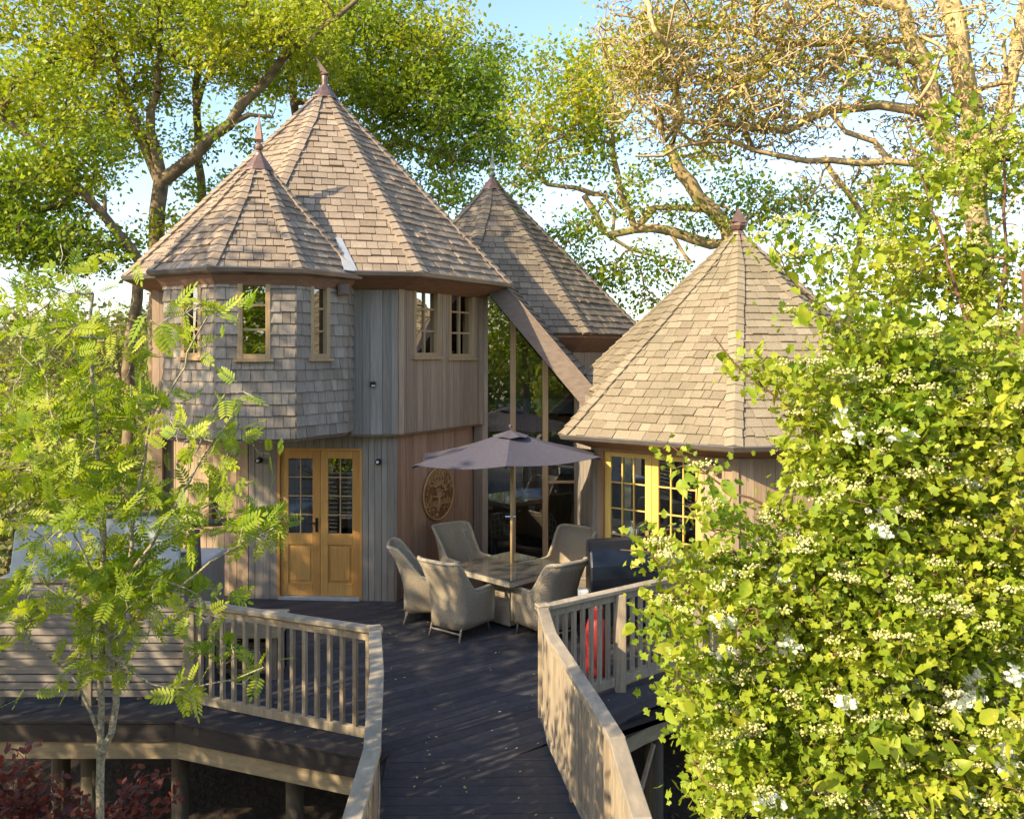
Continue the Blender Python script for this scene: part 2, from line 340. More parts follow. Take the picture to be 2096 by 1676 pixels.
def cone_roof(parent, C, Rr, a0, ze, za, mat, course, cap_mat, cap_r, label=None, wmin=.10, wmax=.22, hipw=.10, limit=300, hiplimit=90, drop=None, cut=(), zc=0, Rin=0):
    A = Vector((C[0], C[1], za)); E = [Vector((*p, ze)) for p in ngon(C, Rr, a0)]
    body = Mesh()
    dz = .035
    body.add([e-Vector((0, 0, dz)) for e in E]+[A-Vector((0, 0, dz))], [(i, (i+1) % 8, 8) for i in range(8) if i not in cut]+([] if cut else [tuple(range(8))[::-1]]), .2)
    for k in cut:
        fz = (zc-ze)/(za-ze); q = [E[k].lerp(A, fz), E[(k+1) % 8].lerp(A, fz), A]; body.add([v-Vector((0, 0, dz)) for v in q], [(0, 1, 2)], .2)
    roof = body.obj('roof', mat, parent)
    if label: roof['label'] = label
    items = []; hips = []
    for k in range(8):
        E0, E1 = E[k], E[(k+1) % 8]
        u = (E1-E0); L = u.length; u.normalize(); mid = (E0+E1)/2
        n = u.cross(A-mid).normalized()
        if n.z < 0: n = -n
        w = (A-mid).normalized(); S = (A-mid).length
        Pt = lambda uu, vv, nn: E0+u*uu+w*vv+n*nn
        lo = lambda v: L/2*v/S; hi = lambda v: L-L/2*v/S
        v = -0.03 if k not in cut else S*(zc-ze)/(za-ze); i = 0
        while v < S-.12:
            v1 = min(v+course*1.22, S-.02); x = lo(max(v, 0))-.0; xe = hi(max(v, 0))
            x -= random.random()*wmax*.6
            base = random.uniform(-.12, .12)
            while x < xe-.01:
                wd = random.choice((random.uniform(wmin, wmax), random.uniform(wmin, wmax), wmax)); x2 = x+wd
                l0, h0, l1, h1 = lo(max(v, 0)), hi(max(v, 0)), lo(v1), hi(v1)
                g = .0035
                a, b = max(x+g, l0), min(x2-g, h0); c, d = max(x+g, l1), min(x2-g, h1)
                if b-a > .012:
                    if d-c < .004: c = d = min(max((x+x2)/2, l1), h1)
                    if d < c: c = d
                    t0 = .024+random.uniform(-.008, .009)+(.014 if random.random() < .06 else 0); dv = random.uniform(-.010, .010)
                    vs = [Pt(a, v+dv, -.012), Pt(b, v+dv, -.012), Pt(d, v1, -.012), Pt(c, v1, -.012), Pt(a, v+dv, t0), Pt(b, v+dv, t0+random.uniform(-.003, .003)), Pt(d, v1, .003), Pt(c, v1, .003)]
                    items.append((vs, BOXF, min(1, max(0, random.gauss(.5, .29)+base)), n))
                x = x2
            v += course; i += 1
    for k in range(8):
        e = E[k]; d = (A-e); S = d.length; d.normalize()
        sides = []
        for kk in (k-1, k):
            E0, E1 = E[kk % 8], E[(kk+1) % 8]; mid = (E0+E1)/2; n = (E1-E0).cross(A-mid).normalized()
            if n.z < 0: n = -n
            inw = n.cross(d).normalized()
            if inw.dot(mid-e) < 0: inw = -inw
            sides.append((inw, n))
        nm = (sides[0][1]+sides[1][1]).normalized(); v = -.04 if not (cut and k == cut[-1]) else S*(zc-ze)/(za-ze)
        while v < S-cap_r*1.15:
            v1 = v+course*1.25; hw = hipw*random.uniform(.92, 1.08)
            vs = []
            for vv, off in ((v, .052), (v1, .030)):
                p = e+d*vv
                room = hw*min(1, max(.15, (S-vv)/.9))
                for (inw, n), q in ((sides[0], 0), (None, 1), (sides[1], 2)) if False else ((sides[0], 0), ((None, nm), 1), (sides[1], 2)):
                    if inw is None: vs += [p+nm*off*1.04]
                    else: vs += [p+inw*room+n*off]
                for (inw, n) in ((sides[0]), (None, nm), (sides[1])):
                    if inw is None: vs += [p-nm*.0]
                    else: vs += [p+inw*room]
            fs = [(0,1,7,6),(1,2,8,7),(0,3,4,1),(1,4,5,2),(0,6,9,3),(2,5,11,8),(6,7,10,9),(7,8,11,10)]
            hips.append((vs, fs, min(1, max(0, random.gauss(.62, .2))), nm))
            v += course
    pieces('shingle', items, mat, roof, limit, 'shingle_field')
    pieces('hip_shingle', hips, mat, roof, hiplimit, 'hip_shingle_field')
    # metal cap in eight facets, seated over the last course
    cap = Mesh(); sl = (za-ze)/Rr
    zr = za-sl*cap_r+.085
    cap.add([(*p, zr) for p in ngon(C, cap_r, a0)]+[(*p, zr-.03) for p in ngon(C, cap_r+.012, a0)]+[(C[0], C[1], za+.13)],
            [(i, (i+1) % 8, 16) for i in range(8)]+[(i+8, (i+1) % 8+8, (i+1) % 8, i) for i in range(8)], .5)
    cap.obj('roof_cap', cap_mat, roof)
    return roof

def eaves(parent, C, Rr, a0, ze, Rw, ks, gut=True, drop=.17):
    f = sweep(C, a0, [(Rr-.05, ze-.035), (Rr-.02, ze-.085), (Rw+.02, ze-drop-.06), (Rw-.15, ze-drop-.06), (Rw-.15, ze-.035)], ks)
    f.obj('fascia', M['fascia'], parent)
    if gut:
        for k in ks:
            g = sweep(C, a0, [(Rr-.03, ze-.012), (Rr+.07, ze-.008), (Rr+.085, ze-.022), (Rr+.065, ze-.07), (Rr+.01, ze-.09), (Rr-.03, ze-.075)], [k])
            g.obj('gutter', M['gutter'], parent)

def wall_frame(A, B):
    A, B = V2(A), V2(B); u = (B-A); L = u.length; u.normalize(); n = Vector((u.y, -u.x)); return A, u, n, L
def u_at(A, B, px):
    A, u, n, L = wall_frame(A, B); t = (px-CX)/F
    return (t*A.y-A.x)/(u.x-t*u.y)
def z_at(A, B, px, py):
    uu = u_at(A, B, px); a, u, n, L = wall_frame(A, B); return H+(HZ-py)/F*(a.y+u.y*uu)
def opening(A, B, x0, x1, y0, y1):
    "columns and rows of the photo to a hole in the wall"
    xm = (x0+x1)/2; return (u_at(A, B, x0), u_at(A, B, x1), z_at(A, B, xm, y1), z_at(A, B, xm, y0))
def wbox(A, u, n, u0, u1, z0, z1, n0, n1, tone=None, m=None):
    m = m or Mesh()
    pts = []
    for z in (z0, z1):
        for uu, nn in ((u0, n1), (u1, n1), (u1, n0), (u0, n0)):
            p = A+u*uu+n*nn; pts.append((p.x, p.y, z))
    m.add(pts, BOXF, tone); return m

def wall(parent, A, B, z0, z1, ops=(), kind='board', mat='board_grey', w=.125, back='interior', limit=300, label=None, ztop=None, rowh=.143):
    A, u, n, L = wall_frame(A, B)
    us = sorted(set([0, L]+[o[0] for o in ops]+[o[1] for o in ops])); m = Mesh()
    for a, b in zip(us[:-1], us[1:]):
        hole = [o for o in ops if o[0] <= a+1e-4 and o[1] >= b-1e-4]; z = z0
        for o in sorted(hole, key=lambda o: o[2]):
            if o[2] > z+.001: wbox(A, u, n, a, b, z, o[2], -.12, 0, .3, m)
            z = o[3]
        if z < z1-.001: wbox(A, u, n, a, b, z, z1, -.12, 0, .3, m)
    wl = m.obj('wall', M[mat], parent)
    if label: wl['label'] = label
    items = []
    if kind == 'board':
        for a, b in zip(us[:-1], us[1:]):
            k = max(1, round((b-a)/w)); cuts = [a]
            for i in range(1, k): cuts.append(a+(b-a)*i/k+random.uniform(-.018, .018))
            cuts.append(b)
            hole = [o for o in ops if o[0] <= a+1e-4 and o[1] >= b-1e-4]
            for p, q in zip(cuts[:-1], cuts[1:]):
                z = z0; t = random.random(); th = .022+random.uniform(0, .007)
                for o in sorted(hole, key=lambda o: o[2])+[(0, 0, z1, z1)]:
                    if o[2] > z+.01:
                        mm = wbox(A, u, n, p+.0025, q-.0025, z, o[2], 0, th, t); items.append((mm.v, BOXF, t))
                    z = o[3]
        pieces('wall_board', items, M[mat], wl, limit)
    else:
        rows = int(round((z1-z0)/rowh)); h = (z1-z0)/rows
        for r in range(rows):
            za, zb = z0+r*h, z0+(r+1)*h+.02; mid = za+h/2
            ints = [(0, L)]
            for o in ops:
                if o[2] < mid < o[3]:
                    nx = []
                    for a, b in ints:
                        if o[0] > a: nx.append((a, min(b, o[0])))
                        if o[1] < b: nx.append((max(a, o[1]), b))
                    ints = [i for i in nx if i[1]-i[0] > .01]
            for a, b in ints:
                x = a
                while x < b-.005:
                    x2 = x+random.uniform(.085, .19)
                    if b-x2 < .05: x2 = b
                    t0 = .030+random.uniform(-.004, .008); dz = random.uniform(-.006, .004)
                    pts = []
                    for z, tn in ((za+dz, t0), (zb, .008)):
                        for uu, nn in ((x+.003, tn), (x2-.003, tn), (x2-.003, 0), (x+.003, 0)):
                            p = A+u*uu+n*nn; pts.append((p.x, p.y, z))
                    items.append((pts, BOXF, min(1, max(0, random.gauss(.5, .27))))); x = x2
        pieces('wall_shingle', items, M[mat], wl, limit, 'wall_shingle_field')
    return wl

def window(parent, A, B, op, cols, rows, mat='oak_pale', fw=.05, proud=.035, bar=.028, glass='glass', sill=True):
    A, u, n, L = wall_frame(A, B); u0, u1, z0, z1 = op; m = Mesh()
    for a, b, c, d in ((u0-.01, u0+fw, z0-.01, z1+.01), (u1-fw, u1+.01, z0-.01, z1+.01), (u0+fw, u1-fw, z0-.01, z0+fw), (u0+fw, u1-fw, z1-fw, z1+.01)):
        wbox(A, u, n, a, b, c, d, -.10, proud, None, m)
    fr = m.obj('window', M[mat], parent, bevel=.004)
    if sill: wbox(A, u, n, u0-.05, u1+.05, z0-.045, z0-.008, -.02, proud+.035).obj('sill', M[mat], fr)
    gu0, gu1, gz0, gz1 = u0+fw, u1-fw, z0+fw, z1-fw
    for i in range(cols):
        for j in range(rows):
            wbox(A, u, n, gu0+(gu1-gu0)*i/cols+.001, gu0+(gu1-gu0)*(i+1)/cols-.001, gz0+(gz1-gz0)*j/rows+.001, gz0+(gz1-gz0)*(j+1)/rows-.001, -.045, -.037).obj('pane', M[glass], fr)
    for i in range(1, cols):
        x = gu0+(gu1-gu0)*i/cols; wbox(A, u, n, x-bar/2, x+bar/2, gz0, gz1, -.05, -.012).obj('glazing_bar', M[mat], fr)
    for j in range(1, rows):
        z = gz0+(gz1-gz0)*j/rows; wbox(A, u, n, gu0, gu1, z-bar/2, z+bar/2, -.052, -.014).obj('glazing_bar', M[mat], fr)
    return fr

def door_leaf(parent, A, B, u0, u1, z0, z1, gz0, cols, rows, stile=.11, mat='oak', handle=None, top=.11):
    "one glazed leaf; glass starts at gz0, a panel below"
    A, u, n, L = wall_frame(A, B); m = Mesh(); d0, d1 = -.055, -.008
    wbox(A, u, n, u0, u0+stile, z0, z1, d0, d1, None, m); wbox(A, u, n, u1-stile, u1, z0, z1, d0, d1, None, m)
    wbox(A, u, n, u0+stile, u1-stile, z1-top, z1, d0, d1-.001, None, m); wbox(A, u, n, u0+stile, u1-stile, z0, z0+.18, d0, d1-.001, None, m)
    wbox(A, u, n, u0+stile, u1-stile, gz0-.16, gz0, d0, d1-.001, None, m)
    dr = m.obj('door', M[mat], parent, bevel=.004)
    if gz0-.16 > z0+.2:
        p = wbox(A, u, n, u0+stile-.005, u1-stile+.005, z0+.17, gz0-.15, d0+.005, d1-.018)
        wbox(A, u, n, u0+stile+.035, u1-stile-.035, z0+.215, gz0-.195, d0+.01, d1-.008, None, p); p.obj('door_panel', M[mat], dr, bevel=.006)
    a, b, c, d = u0+stile, u1-stile, gz0, z1-top; bar = .016
    for i in range(cols):
        for j in range(rows):
            wbox(A, u, n, a+(b-a)*i/cols+.001, a+(b-a)*(i+1)/cols-.001, c+(d-c)*j/rows+.001, c+(d-c)*(j+1)/rows-.001, -.036, -.030).obj('pane', M['glass'], dr)
    for i in range(1, cols):
        x = a+(b-a)*i/cols; wbox(A, u, n, x-bar/2, x+bar/2, c, d, -.042, -.012).obj('glazing_bar', M[mat] if cols > 2 else M['oak_pale'], dr)
    for j in range(1, rows):
        z = c+(d-c)*j/rows; wbox(A, u, n, a, b, z-bar/2, z+bar/2, -.043, -.014).obj('glazing_bar', M[mat] if cols > 2 else M['oak_pale'], dr)
    if handle is not None:
        h = wbox(A, u, n, handle-.018, handle+.018, z0+.92, z0+1.12, -.01, .004)
        wbox(A, u, n, handle-.10 if handle > (u0+u1)/2 else handle, handle if handle > (u0+u1)/2 else handle+.10, z0+1.04, z0+1.06, .03, .05, None, h)
        wbox(A, u, n, handle-.01, handle+.01, z0+1.035, z0+1.065, .0, .045, None, h)
        h.obj('handle', M['black'], dr)
    return dr

# ---- main tower with its shingled bay
CB, RB, AB = (-3.09, 14.5), 3.07, -53.3
ZE = 4.66
tower = root('round_tower', 'two-storey timber tower with a tall shingled cone roof and oak double doors', 'building', (-3.09, 14.5, 0))
cone_roof(tower, CB, RB, AB, ZE, 7.89, M['shingle_warm'], .150, M['copper'], .22, limit=300, hiplimit=110)
eaves(tower, CB, RB, AB, ZE, RB*.83, [0, 1, 2, 3, 4, 5, 6, 7])
Wv = ngon(CB, RB*.83, AB)           # Wv[0] = near right corner, Wv[1] = right, Wv[6] left, Wv[7] near left
W1, W2 = Wv[0], (-.50, 14.30)
W7 = (-5.33, 13.08); W0 = Wv[7]
ZU = 2.40
z_top = 4.50
opA = [opening(W1, W2, 845, 896, 581, 729), opening(W1, W2, 917, 967, 590, 731)]
wall(tower, W1, W2, ZU, z_top, opA, 'board', 'board_tan', .105, label='tan boarded upper wall with two latticed windows')
for o in opA: window(tower, W1, W2, o, 2, 3, 'oak_pale', glass='glass_up')
Tk = .895
CT, RT, AT = (-3.48, 12.10), 1.40, -98.4
T = [(CT[0]+RT*Tk*math.cos(R(AT+45*k)), CT[1]+RT*Tk*math.sin(R(AT+45*k))) for k in range(8)]   # T[0]=front left, T[1]=front right, T[2]=right, T[7]=left
T3 = (-2.26, 12.32)
wall(tower, T3, W1, ZU, z_top, [], 'board', 'board_grey', .15, label='silvered boards between bay and corner')
wall(tower, W7, (-4.80, 12.80), ZU, z_top, [], 'board', 'board_dark', .14)
hid = [Wv[1], Wv[2], Wv[3], Wv[4], Wv[5], W7]
for a, b in zip([W2]+hid[1:-1], hid[1:]):
    wall(tower, b, a, 0, z_top, [], 'board', 'board_dark', .4, limit=0) if False else wall(tower, a, b, 0, z_top, [], 'board', 'board_dark', .4, limit=40)
# upper floor slab
Mesh().prism([W1, W2, Wv[2], Wv[3], Wv[4], Wv[5], W7, (-4.8, 12.8), T3], ZU-.03, ZU+.12).obj('floor_plate', M['board_dark'], tower)
# corner trims
def trim(parent, p, z0, z1, s=.07, mat='board_tan', rz=0): Mesh().box((p[0], p[1], (z0+z1)/2), (s, s, z1-z0), rz).obj('corner_trim', M[mat], parent)
trim(tower, (W1[0]-.01, W1[1]-.02), ZU, z_top, .075, 'board_tan', R(30)); trim(tower, (W2[0]+.0, W2[1]-.03), ZU-.02, z_top, .06, 'board_tan', R(60))
# bay
bay_z0, bay_z1 = 2.47, 4.50
opB0 = [opening(T[7], T[0], 376, 414, 570, 730)]
opB1 = [opening(T[0], T[1], 488, 552, 566, 733)]
opB2 = [opening(T[1], T[2], 634, 671, 578, 732)]
for (a, b, ops) in ((T[7], T[0], opB0), (T[0], T[1], opB1), (T[1], T[2], opB2)):
    wall(tower, a, b, bay_z0, bay_z1, ops, 'shingle', 'shingle_grey', limit=150)
    for o in ops: window(tower, a, b, o, 1, 3, 'oak_pale')
wall(tower, T[2], (T3[0]+.02, T3[1]+.02), bay_z0, bay_z1, [], 'shingle', 'shingle_grey', limit=40)
wall(tower, (-4.8, 12.8), T[7], bay_z0, bay_z1, [], 'shingle', 'shingle_grey', limit=0)
Mesh().prism([T[7], T[0], T[1], T[2], (-2.4, 12.9), (-4.7, 12.9)], bay_z0-.04, bay_z0+.08).obj('bay_floor', M['board_dark'], tower)
for p in (T[0], T[1]): trim(tower, p, bay_z0, bay_z1, .035, 'shingle_grey')
bay = cone_roof(tower, CT, RT, AT, ZE-.05, 6.21, M['shingle_warm'], .128, M['copper'], .20, 'small cone roof over the bay', wmin=.08, wmax=.17, hipw=.085, limit=280, hiplimit=80)
eaves(tower, CT, RT, AT, ZE-.05, RT*Tk, [7, 0, 1])
# lead valley where the two cones meet, bare near the eaves
def plane3(a, b, c): n = (b-a).cross(c-a).normalized(); return n, n.dot(a)
vB, vT = ngon(CB, RB, AB), ngon(CT, RT, AT)
n1, d1 = plane3(Vector((*vB[7], ZE)), Vector((*vB[0], ZE)), Vector((*CB, 7.89))); n2, d2 = plane3(Vector((*vT[1], ZE-.05)), Vector((*vT[2], ZE-.05)), Vector((*CT, 6.21)))
dv = n1.cross(n2).normalized(); dv = dv if dv.z > 0 else -dv
def val_pt(z):
    Am = Matrix((n1, n2, Vector((0, 0, 1)))); return Am.inverted() @ Vector((d1, d2, z))
lv = Mesh(); nn = (n1+n2 if n1.y*n2.y > 0 else n1-n2).normalized()
if nn.y > 0: nn = -nn
side = dv.cross(nn).normalized(); sp = [(val_pt(ZE-.06+.50*k/4)+nn*(.062-.004*k), .10-.014*k) for k in range(5)]
lv.add([q+side*w*s_ for q, w in sp for s_ in (-1, 1)], [(2*k, 2*k+1, 2*k+3, 2*k+2) for k in range(4)])
lo_ = lv.obj('valley_flashing', M['lead'], tower); sm = lo_.modifiers.new('solid', 'SOLIDIFY'); sm.thickness = .012
# lower storey
L0, L1, L2_ = (-3.80, 12.72), (-1.675, 12.58), (-.50, 14.58)
La, Lb = (-5.36, 13.35), (-5.75, 15.2)
opD = [(u_at(L0, L1, 569), u_at(L0, L1, 742), .02, z_at(L0, L1, 655, 917))]
wall(tower, L0, L1, 0, ZU, opD, 'board', 'board_grey', .10, label='silvered boards around the double doors')
wall(tower, L1, L2_, 0, ZU, [], 'board', 'board_cedar', .105, label='orange cedar boards behind the carved plaque')
opW = [opening(La, L0, 425, 462, 960, 1075)]
wall(tower, La, L0, 0, ZU, opW, 'board', 'board_tan', .12); window(tower, La, L0, opW[0], 1, 2)
wall(tower, Lb, La, 0, ZU, [], 'board', 'board_dark', .14)
trim(tower, (L1[0], L1[1]-.01), 0, ZU, .05, 'board_grey', R(20)); trim(tower, (L2_[0]-.01, L2_[1]-.03), 0, ZU+.02, .09, 'board_grey', R(60))
o = opD[0]; A_, u_, n_, L_ = wall_frame(L0, L1)
df = Mesh()
for a, b, c, d in ((o[0]-.0, o[0]+.035, 0, o[3]), (o[1]-.035, o[1], 0, o[3]), (o[0]+.035, o[1]-.035, o[3]-.035, o[3])): wbox(A_, u_, n_, a, b, c, d, -.11, .032, None, df)
df.obj('door_frame', M['oak'], tower)
wbox(A_, u_, n_, o[0]+.03, o[1]-.03, .005, .045, -.1, .07).obj('door_sill', M['lead'], tower)
zg = z_at(L0, L1, 655, 1092); um = (o[0]+o[1])/2
door_leaf(tower, L0, L1, o[0]+.04, um-.003, .05, o[3]-.04, zg, 2, 4, handle=um-.05)
door_leaf(tower, L0, L1, um+.003, o[1]-.04, .05, o[3]-.04, zg, 2, 4)
for a, b in ((o[0]+.16, o[0]+.42), (o[1]-.30, o[1]-.12)):
    c = Mesh(); k = 14; vs = []
    for i in range(k+1):
        x = a+(b-a)*i/k; p = A_+u_*x+n_*(-.30+.03*math.sin(i*1.9)); vs += [(p.x, p.y, .1), (p.x, p.y, 2.15)]
    c.add(vs, [(2*i, 2*i+2, 2*i+3, 2*i+1) for i in range(k)]); cc = c.obj('curtain', M['curtain'], tower, smooth=True)
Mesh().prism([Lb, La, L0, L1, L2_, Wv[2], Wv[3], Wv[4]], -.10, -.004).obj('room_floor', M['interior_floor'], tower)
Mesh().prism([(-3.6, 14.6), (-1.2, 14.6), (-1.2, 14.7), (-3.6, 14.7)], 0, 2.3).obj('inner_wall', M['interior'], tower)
Mesh().box((-3.0, 13.8, .42), (1.5, .7, .5)).obj('sofa_block', M['curtain'], tower) if False else None

def finial(parent_roof, c, z, hgt, mat, lean=0, name='finial', s=1.0):
    m = Mesh(); m.lathe((c[0], c[1], z), [(.10*s, -.04), (.075*s, .02), (.045*s, .05), (.05*s, .07)], 12)
    m.lathe((c[0], c[1], z+.07*s), [(.03*s, 0), (.085*s, .045*s), (.095*s, .085*s), (.07*s, .14*s), (.03*s, .165*s)], 14)
    b = z+.235*s
    tip = (c[0]+lean, c[1], z+hgt)
    sq = [(c[0]-.075*s, c[1]-.075*s, b+.05), (c[0]+.075*s, c[1]-.075*s, b+.05), (c[0]+.075*s, c[1]+.075*s, b+.05), (c[0]-.075*s, c[1]+.075*s, b+.05)]
    m.add(sq+[(c[0], c[1], b-.02), tip], [(0,1,5),(1,2,5),(2,3,5),(3,0,5),(1,0,4),(2,1,4),(3,2,4),(0,3,4)])
    m.obj(name, mat, parent_roof)
finial(bay, CT, 6.21+.06, .56, M['copper'], s=.65)
big_roof = [o for o in tower.children if o.name.startswith('roof')][0]
fm = Mesh(); c = CB
fm.lathe((c[0], c[1], 7.90), [(.09, 0), (.05, .06), (.05, .20), (.075, .22), (.04, .27)], 12)
fm.add([(c[0]-.06, c[1]-.05, 8.17), (c[0]+.07, c[1]-.05, 8.13), (c[0]+.06, c[1]+.05, 8.13), (c[0]-.06, c[1]+.05, 8.17), (c[0]-.15, c[1], 8.43)], [(0,1,4),(1,2,4),(2,3,4),(3,0,4),(3,2,1,0)])
fm.obj('finial', M['copper'], big_roof)

# ---- right cabin
CR, RR, AR = (3.6, 14.0), 3.3, -150.3
cabin = root('garden_cabin', 'single-storey round timber cabin with a mossy cone roof and oak doors coloured sunlit yellow', 'building', (3.6, 14.0, 0))
ZC = 2.41
cone_roof(cabin, CR, RR, AR, ZC, 5.46, M['shingle_olive'], .152, M['copper'], .10, limit=300, hiplimit=100, wmin=.10, wmax=.225, cut=(6, 7), zc=2.96)
eaves(cabin, CR, RR, AR, ZC, RR*.84, range(0, 6))
Pw = ngon(CR, RR*.84, AR)       # 0 = left near corner, 1 = nearest, 7 = left far
wall(cabin, (1.03, 14.6), Pw[0], 0, 2.90, [], 'board', 'board_grey', .12)
hp0, hp1 = Vector((*ngon(CR, RR, AR)[0], ZC-.05)), Vector((*ngon(CR, RR, AR)[0], ZC)).lerp(Vector((*CR, 5.46)), .20)+Vector((0, 0, -.03))
bgm = Mesh(); bgm.beam(hp0+Vector((-.01, .01, 0)), hp1+Vector((-.01, .01, 0)), .03, .12); bgm.obj('bargeboard', M['rake'], cabin)
opC = [(u_at(Pw[0], Pw[1], 1232), u_at(Pw[0], Pw[1], 1443), .02, z_at(Pw[0], Pw[1], 1338, 926))]
wall(cabin, Pw[0], Pw[1], 0, 2.26, opC, 'board', 'board_tan', .12)
for k in range(1, 6): wall(cabin, Pw[k], Pw[(k+1) % 8], 0, 2.26, [], 'board', 'board_tan', .13 if k < 3 else .4, limit=60)
Mesh().prism(Pw, -.1, -.004).obj('room_floor', M['interior_floor'], cabin)
A_, u_, n_, L_ = wall_frame(Pw[0], Pw[1]); o = opC[0]; df = Mesh()
for a, b, c, d in ((o[0], o[0]+.035, 0, o[3]), (o[1]-.035, o[1], 0, o[3]), (o[0]+.035, o[1]-.035, o[3]-.035, o[3])): wbox(A_, u_, n_, a, b, c, d, -.11, .034, None, df)
wbox(A_, u_, n_, o[0]-.06, o[1]+.06, o[3]+.0, o[3]+.13, .0, .05, None, df)
df.obj('door_frame', M['board_cedar'], cabin)
um = (o[0]+o[1])/2
door_leaf(cabin, Pw[0], Pw[1], o[0]+.04, um-.003, .05, o[3]-.04, .62, 3, 4, stile=.10, mat='oak_sunlit', handle=None, top=.06)
door_leaf(cabin, Pw[0], Pw[1], um+.003, o[1]-.04, .05, o[3]-.04, .62, 3, 4, stile=.10, mat='oak_sunlit', top=.06)
trim(cabin, (Pw[0][0], Pw[0][1]-.01), 0, 2.26, .09, 'board_grey', R(10)); trim(cabin, (Pw[1][0], Pw[1][1]-.01), 0, 2.26, .08, 'board_tan')
cabin_roof = [o for o in cabin.children if o.name.startswith('roof')][0]
c = Mesh(); c.lathe((CR[0], CR[1], 5.50), [(.10, 0), (.13, .06), (.10, .11)], 8)
c.add([(CR[0]-.13, CR[1]-.1, 5.62), (CR[0]+.13, CR[1]-.1, 5.60), (CR[0]+.10, CR[1]+.1, 5.60), (CR[0]-.1, CR[1]+.1, 5.62), (CR[0]+.0, CR[1], 5.86)], [(0,1,4),(1,2,4),(2,3,4),(3,0,4),(3,2,1,0)])
c.obj('finial', M['copper'], cabin_roof)

# ---- rear pavilion
CQ, RQ, AQ = (-.4, 18.0), 3.1, -56.5
rear = root('rear_pavilion', 'brown shingled cone-roofed pavilion behind, with a green copper spike', 'building', (-.4, 18, 0))
cone_roof(rear, CQ, RQ, AQ, 3.90, 7.05, M['shingle_brown_shade'], .158, M['copper'], .24, limit=300, hiplimit=90)
eaves(rear, CQ, RQ, AQ, 3.90, RQ*.86, range(8), gut=False, drop=.30)
Qw = ngon(CQ, RQ*.86, AQ)
for k in range(8): wall(rear, Qw[k], Qw[(k+1) % 8], 0, 3.62, [], 'board', 'board_tan', .14 if k in (7, 0, 1) else .45, limit=60)
rear_roof = [o for o in rear.children if o.name.startswith('roof')][0]
finial(rear_roof, CQ, 7.05+.02, .66, M['verdigris'], s=.75)

# ---- glazed link
G0, G1 = (-.60, 14.36), (1.06, 14.36)
linkb = root('glazed_link', 'tall glass wall under a sloping beam joining tower and cabin', 'building', (.3, 14.2, 0))
A_, u_, n_, L_ = wall_frame(G0, G1)
def ztop_at(uu): 
    t = uu/L_; px_ = (A_.x+u_.x*uu)/14.36*F+CX; return H+(HZ-(593+(px_-990)*1.247))/F*14.36+.16
cuts = [u_at(G0, G1, 993), u_at(G0, G1, 1050), u_at(G0, G1, 1116), L_]
for a, b in zip(cuts[:-1], cuts[1:]):
    a2, b2 = a+.03, b-.03
    for zz0, zz1 in ((.08, None),):
        pts = []
        for nn in (.0, .008):
            for uu, z in ((a2, zz0), (b2, zz0), (b2, ztop_at(b2)), (a2, ztop_at(a2))):
                p = A_+u_*uu+n_*nn; pts.append((p.x, p.y, z))
        Mesh().add(pts, [(3,2,1,0),(4,5,6,7),(0,1,5,4),(1,2,6,5),(2,3,7,6),(3,0,4,7)]).obj('pane', M['glass_big'], linkb)
for i, uu in enumerate(cuts):
    wd = .045
    wbox(A_, u_, n_, uu-wd, uu+wd, 0, ztop_at(min(max(uu, 0), L_))+.1, -.06, .05).obj('mullion', M['oak_pale'] if i in (1, 2) else M['board_tan'], linkb)
wbox(A_, u_, n_, 0, L_, 0, .08, -.05, .04).obj('bottom_rail', M['oak_pale'], linkb)
wbox(A_, u_, n_, u_at(G0, G1, 1116)+.05, L_-.04, 1.42, 1.46, -.02, .03).obj('transom', M['oak_pale'], linkb)
# the sloping beam and the roof behind it
ra, rb = P(1020, 598, 14.05), P(1206, 818, 13.35)
rk = Mesh(); d = (rb-ra).normalized(); up = Vector((-d.z, 0, d.x)); up = up-d*up.dot(d); up.normalize()
if up.z < 0: up = -up
rk.beam(ra-d*.15, rb+d*.05, .09, .28, up); rk.obj('sloping_beam', M['rake'], linkb)
cp = Mesh(); cp.beam(ra-d*.15+up*.155, rb+d*.05+up*.155, .13, .03, up); cp.obj('beam_capping', M['rake'], linkb)
rs = Mesh(); back = Vector((.35, 2.6, 0))
pa, pb = ra-d*.2+up*.13, rb+d*.25+up*.13
for k in range(18):
    t0, t1 = k/18, (k+1)/18; a, b = pb.lerp(pa, t0), pb.lerp(pa, t1)
    rs.add([a, a+back, b+back, b, a+up*.03, a+back+up*.03, b+back+up*.005, b+up*.005], [(0,1,2,3),(7,6,5,4),(4,5,1,0),(5,6,2,1),(6,7,3,2),(7,4,0,3)])
rs.obj('roof', M['shingle_brown_shade'], linkb)
# inside: floor edge, dark back wall
Mesh().prism([(-.7, 15.6), (1.35, 15.0), (2.0, 16.8), (-.5, 17.2)], 2.50, 2.74).obj('gallery_floor', M['slab'], linkb)
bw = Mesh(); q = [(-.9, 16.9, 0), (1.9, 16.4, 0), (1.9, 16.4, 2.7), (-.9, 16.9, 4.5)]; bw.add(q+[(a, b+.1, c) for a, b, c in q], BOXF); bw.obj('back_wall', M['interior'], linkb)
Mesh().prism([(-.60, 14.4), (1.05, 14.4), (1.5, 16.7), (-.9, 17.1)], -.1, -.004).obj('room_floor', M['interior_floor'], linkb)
Mesh().prism([(1.09, 14.42), (1.17, 14.42), (2.1, 16.6), (2.0, 16.6)], 0, 2.9).obj('side_wall', M['interior'], linkb)

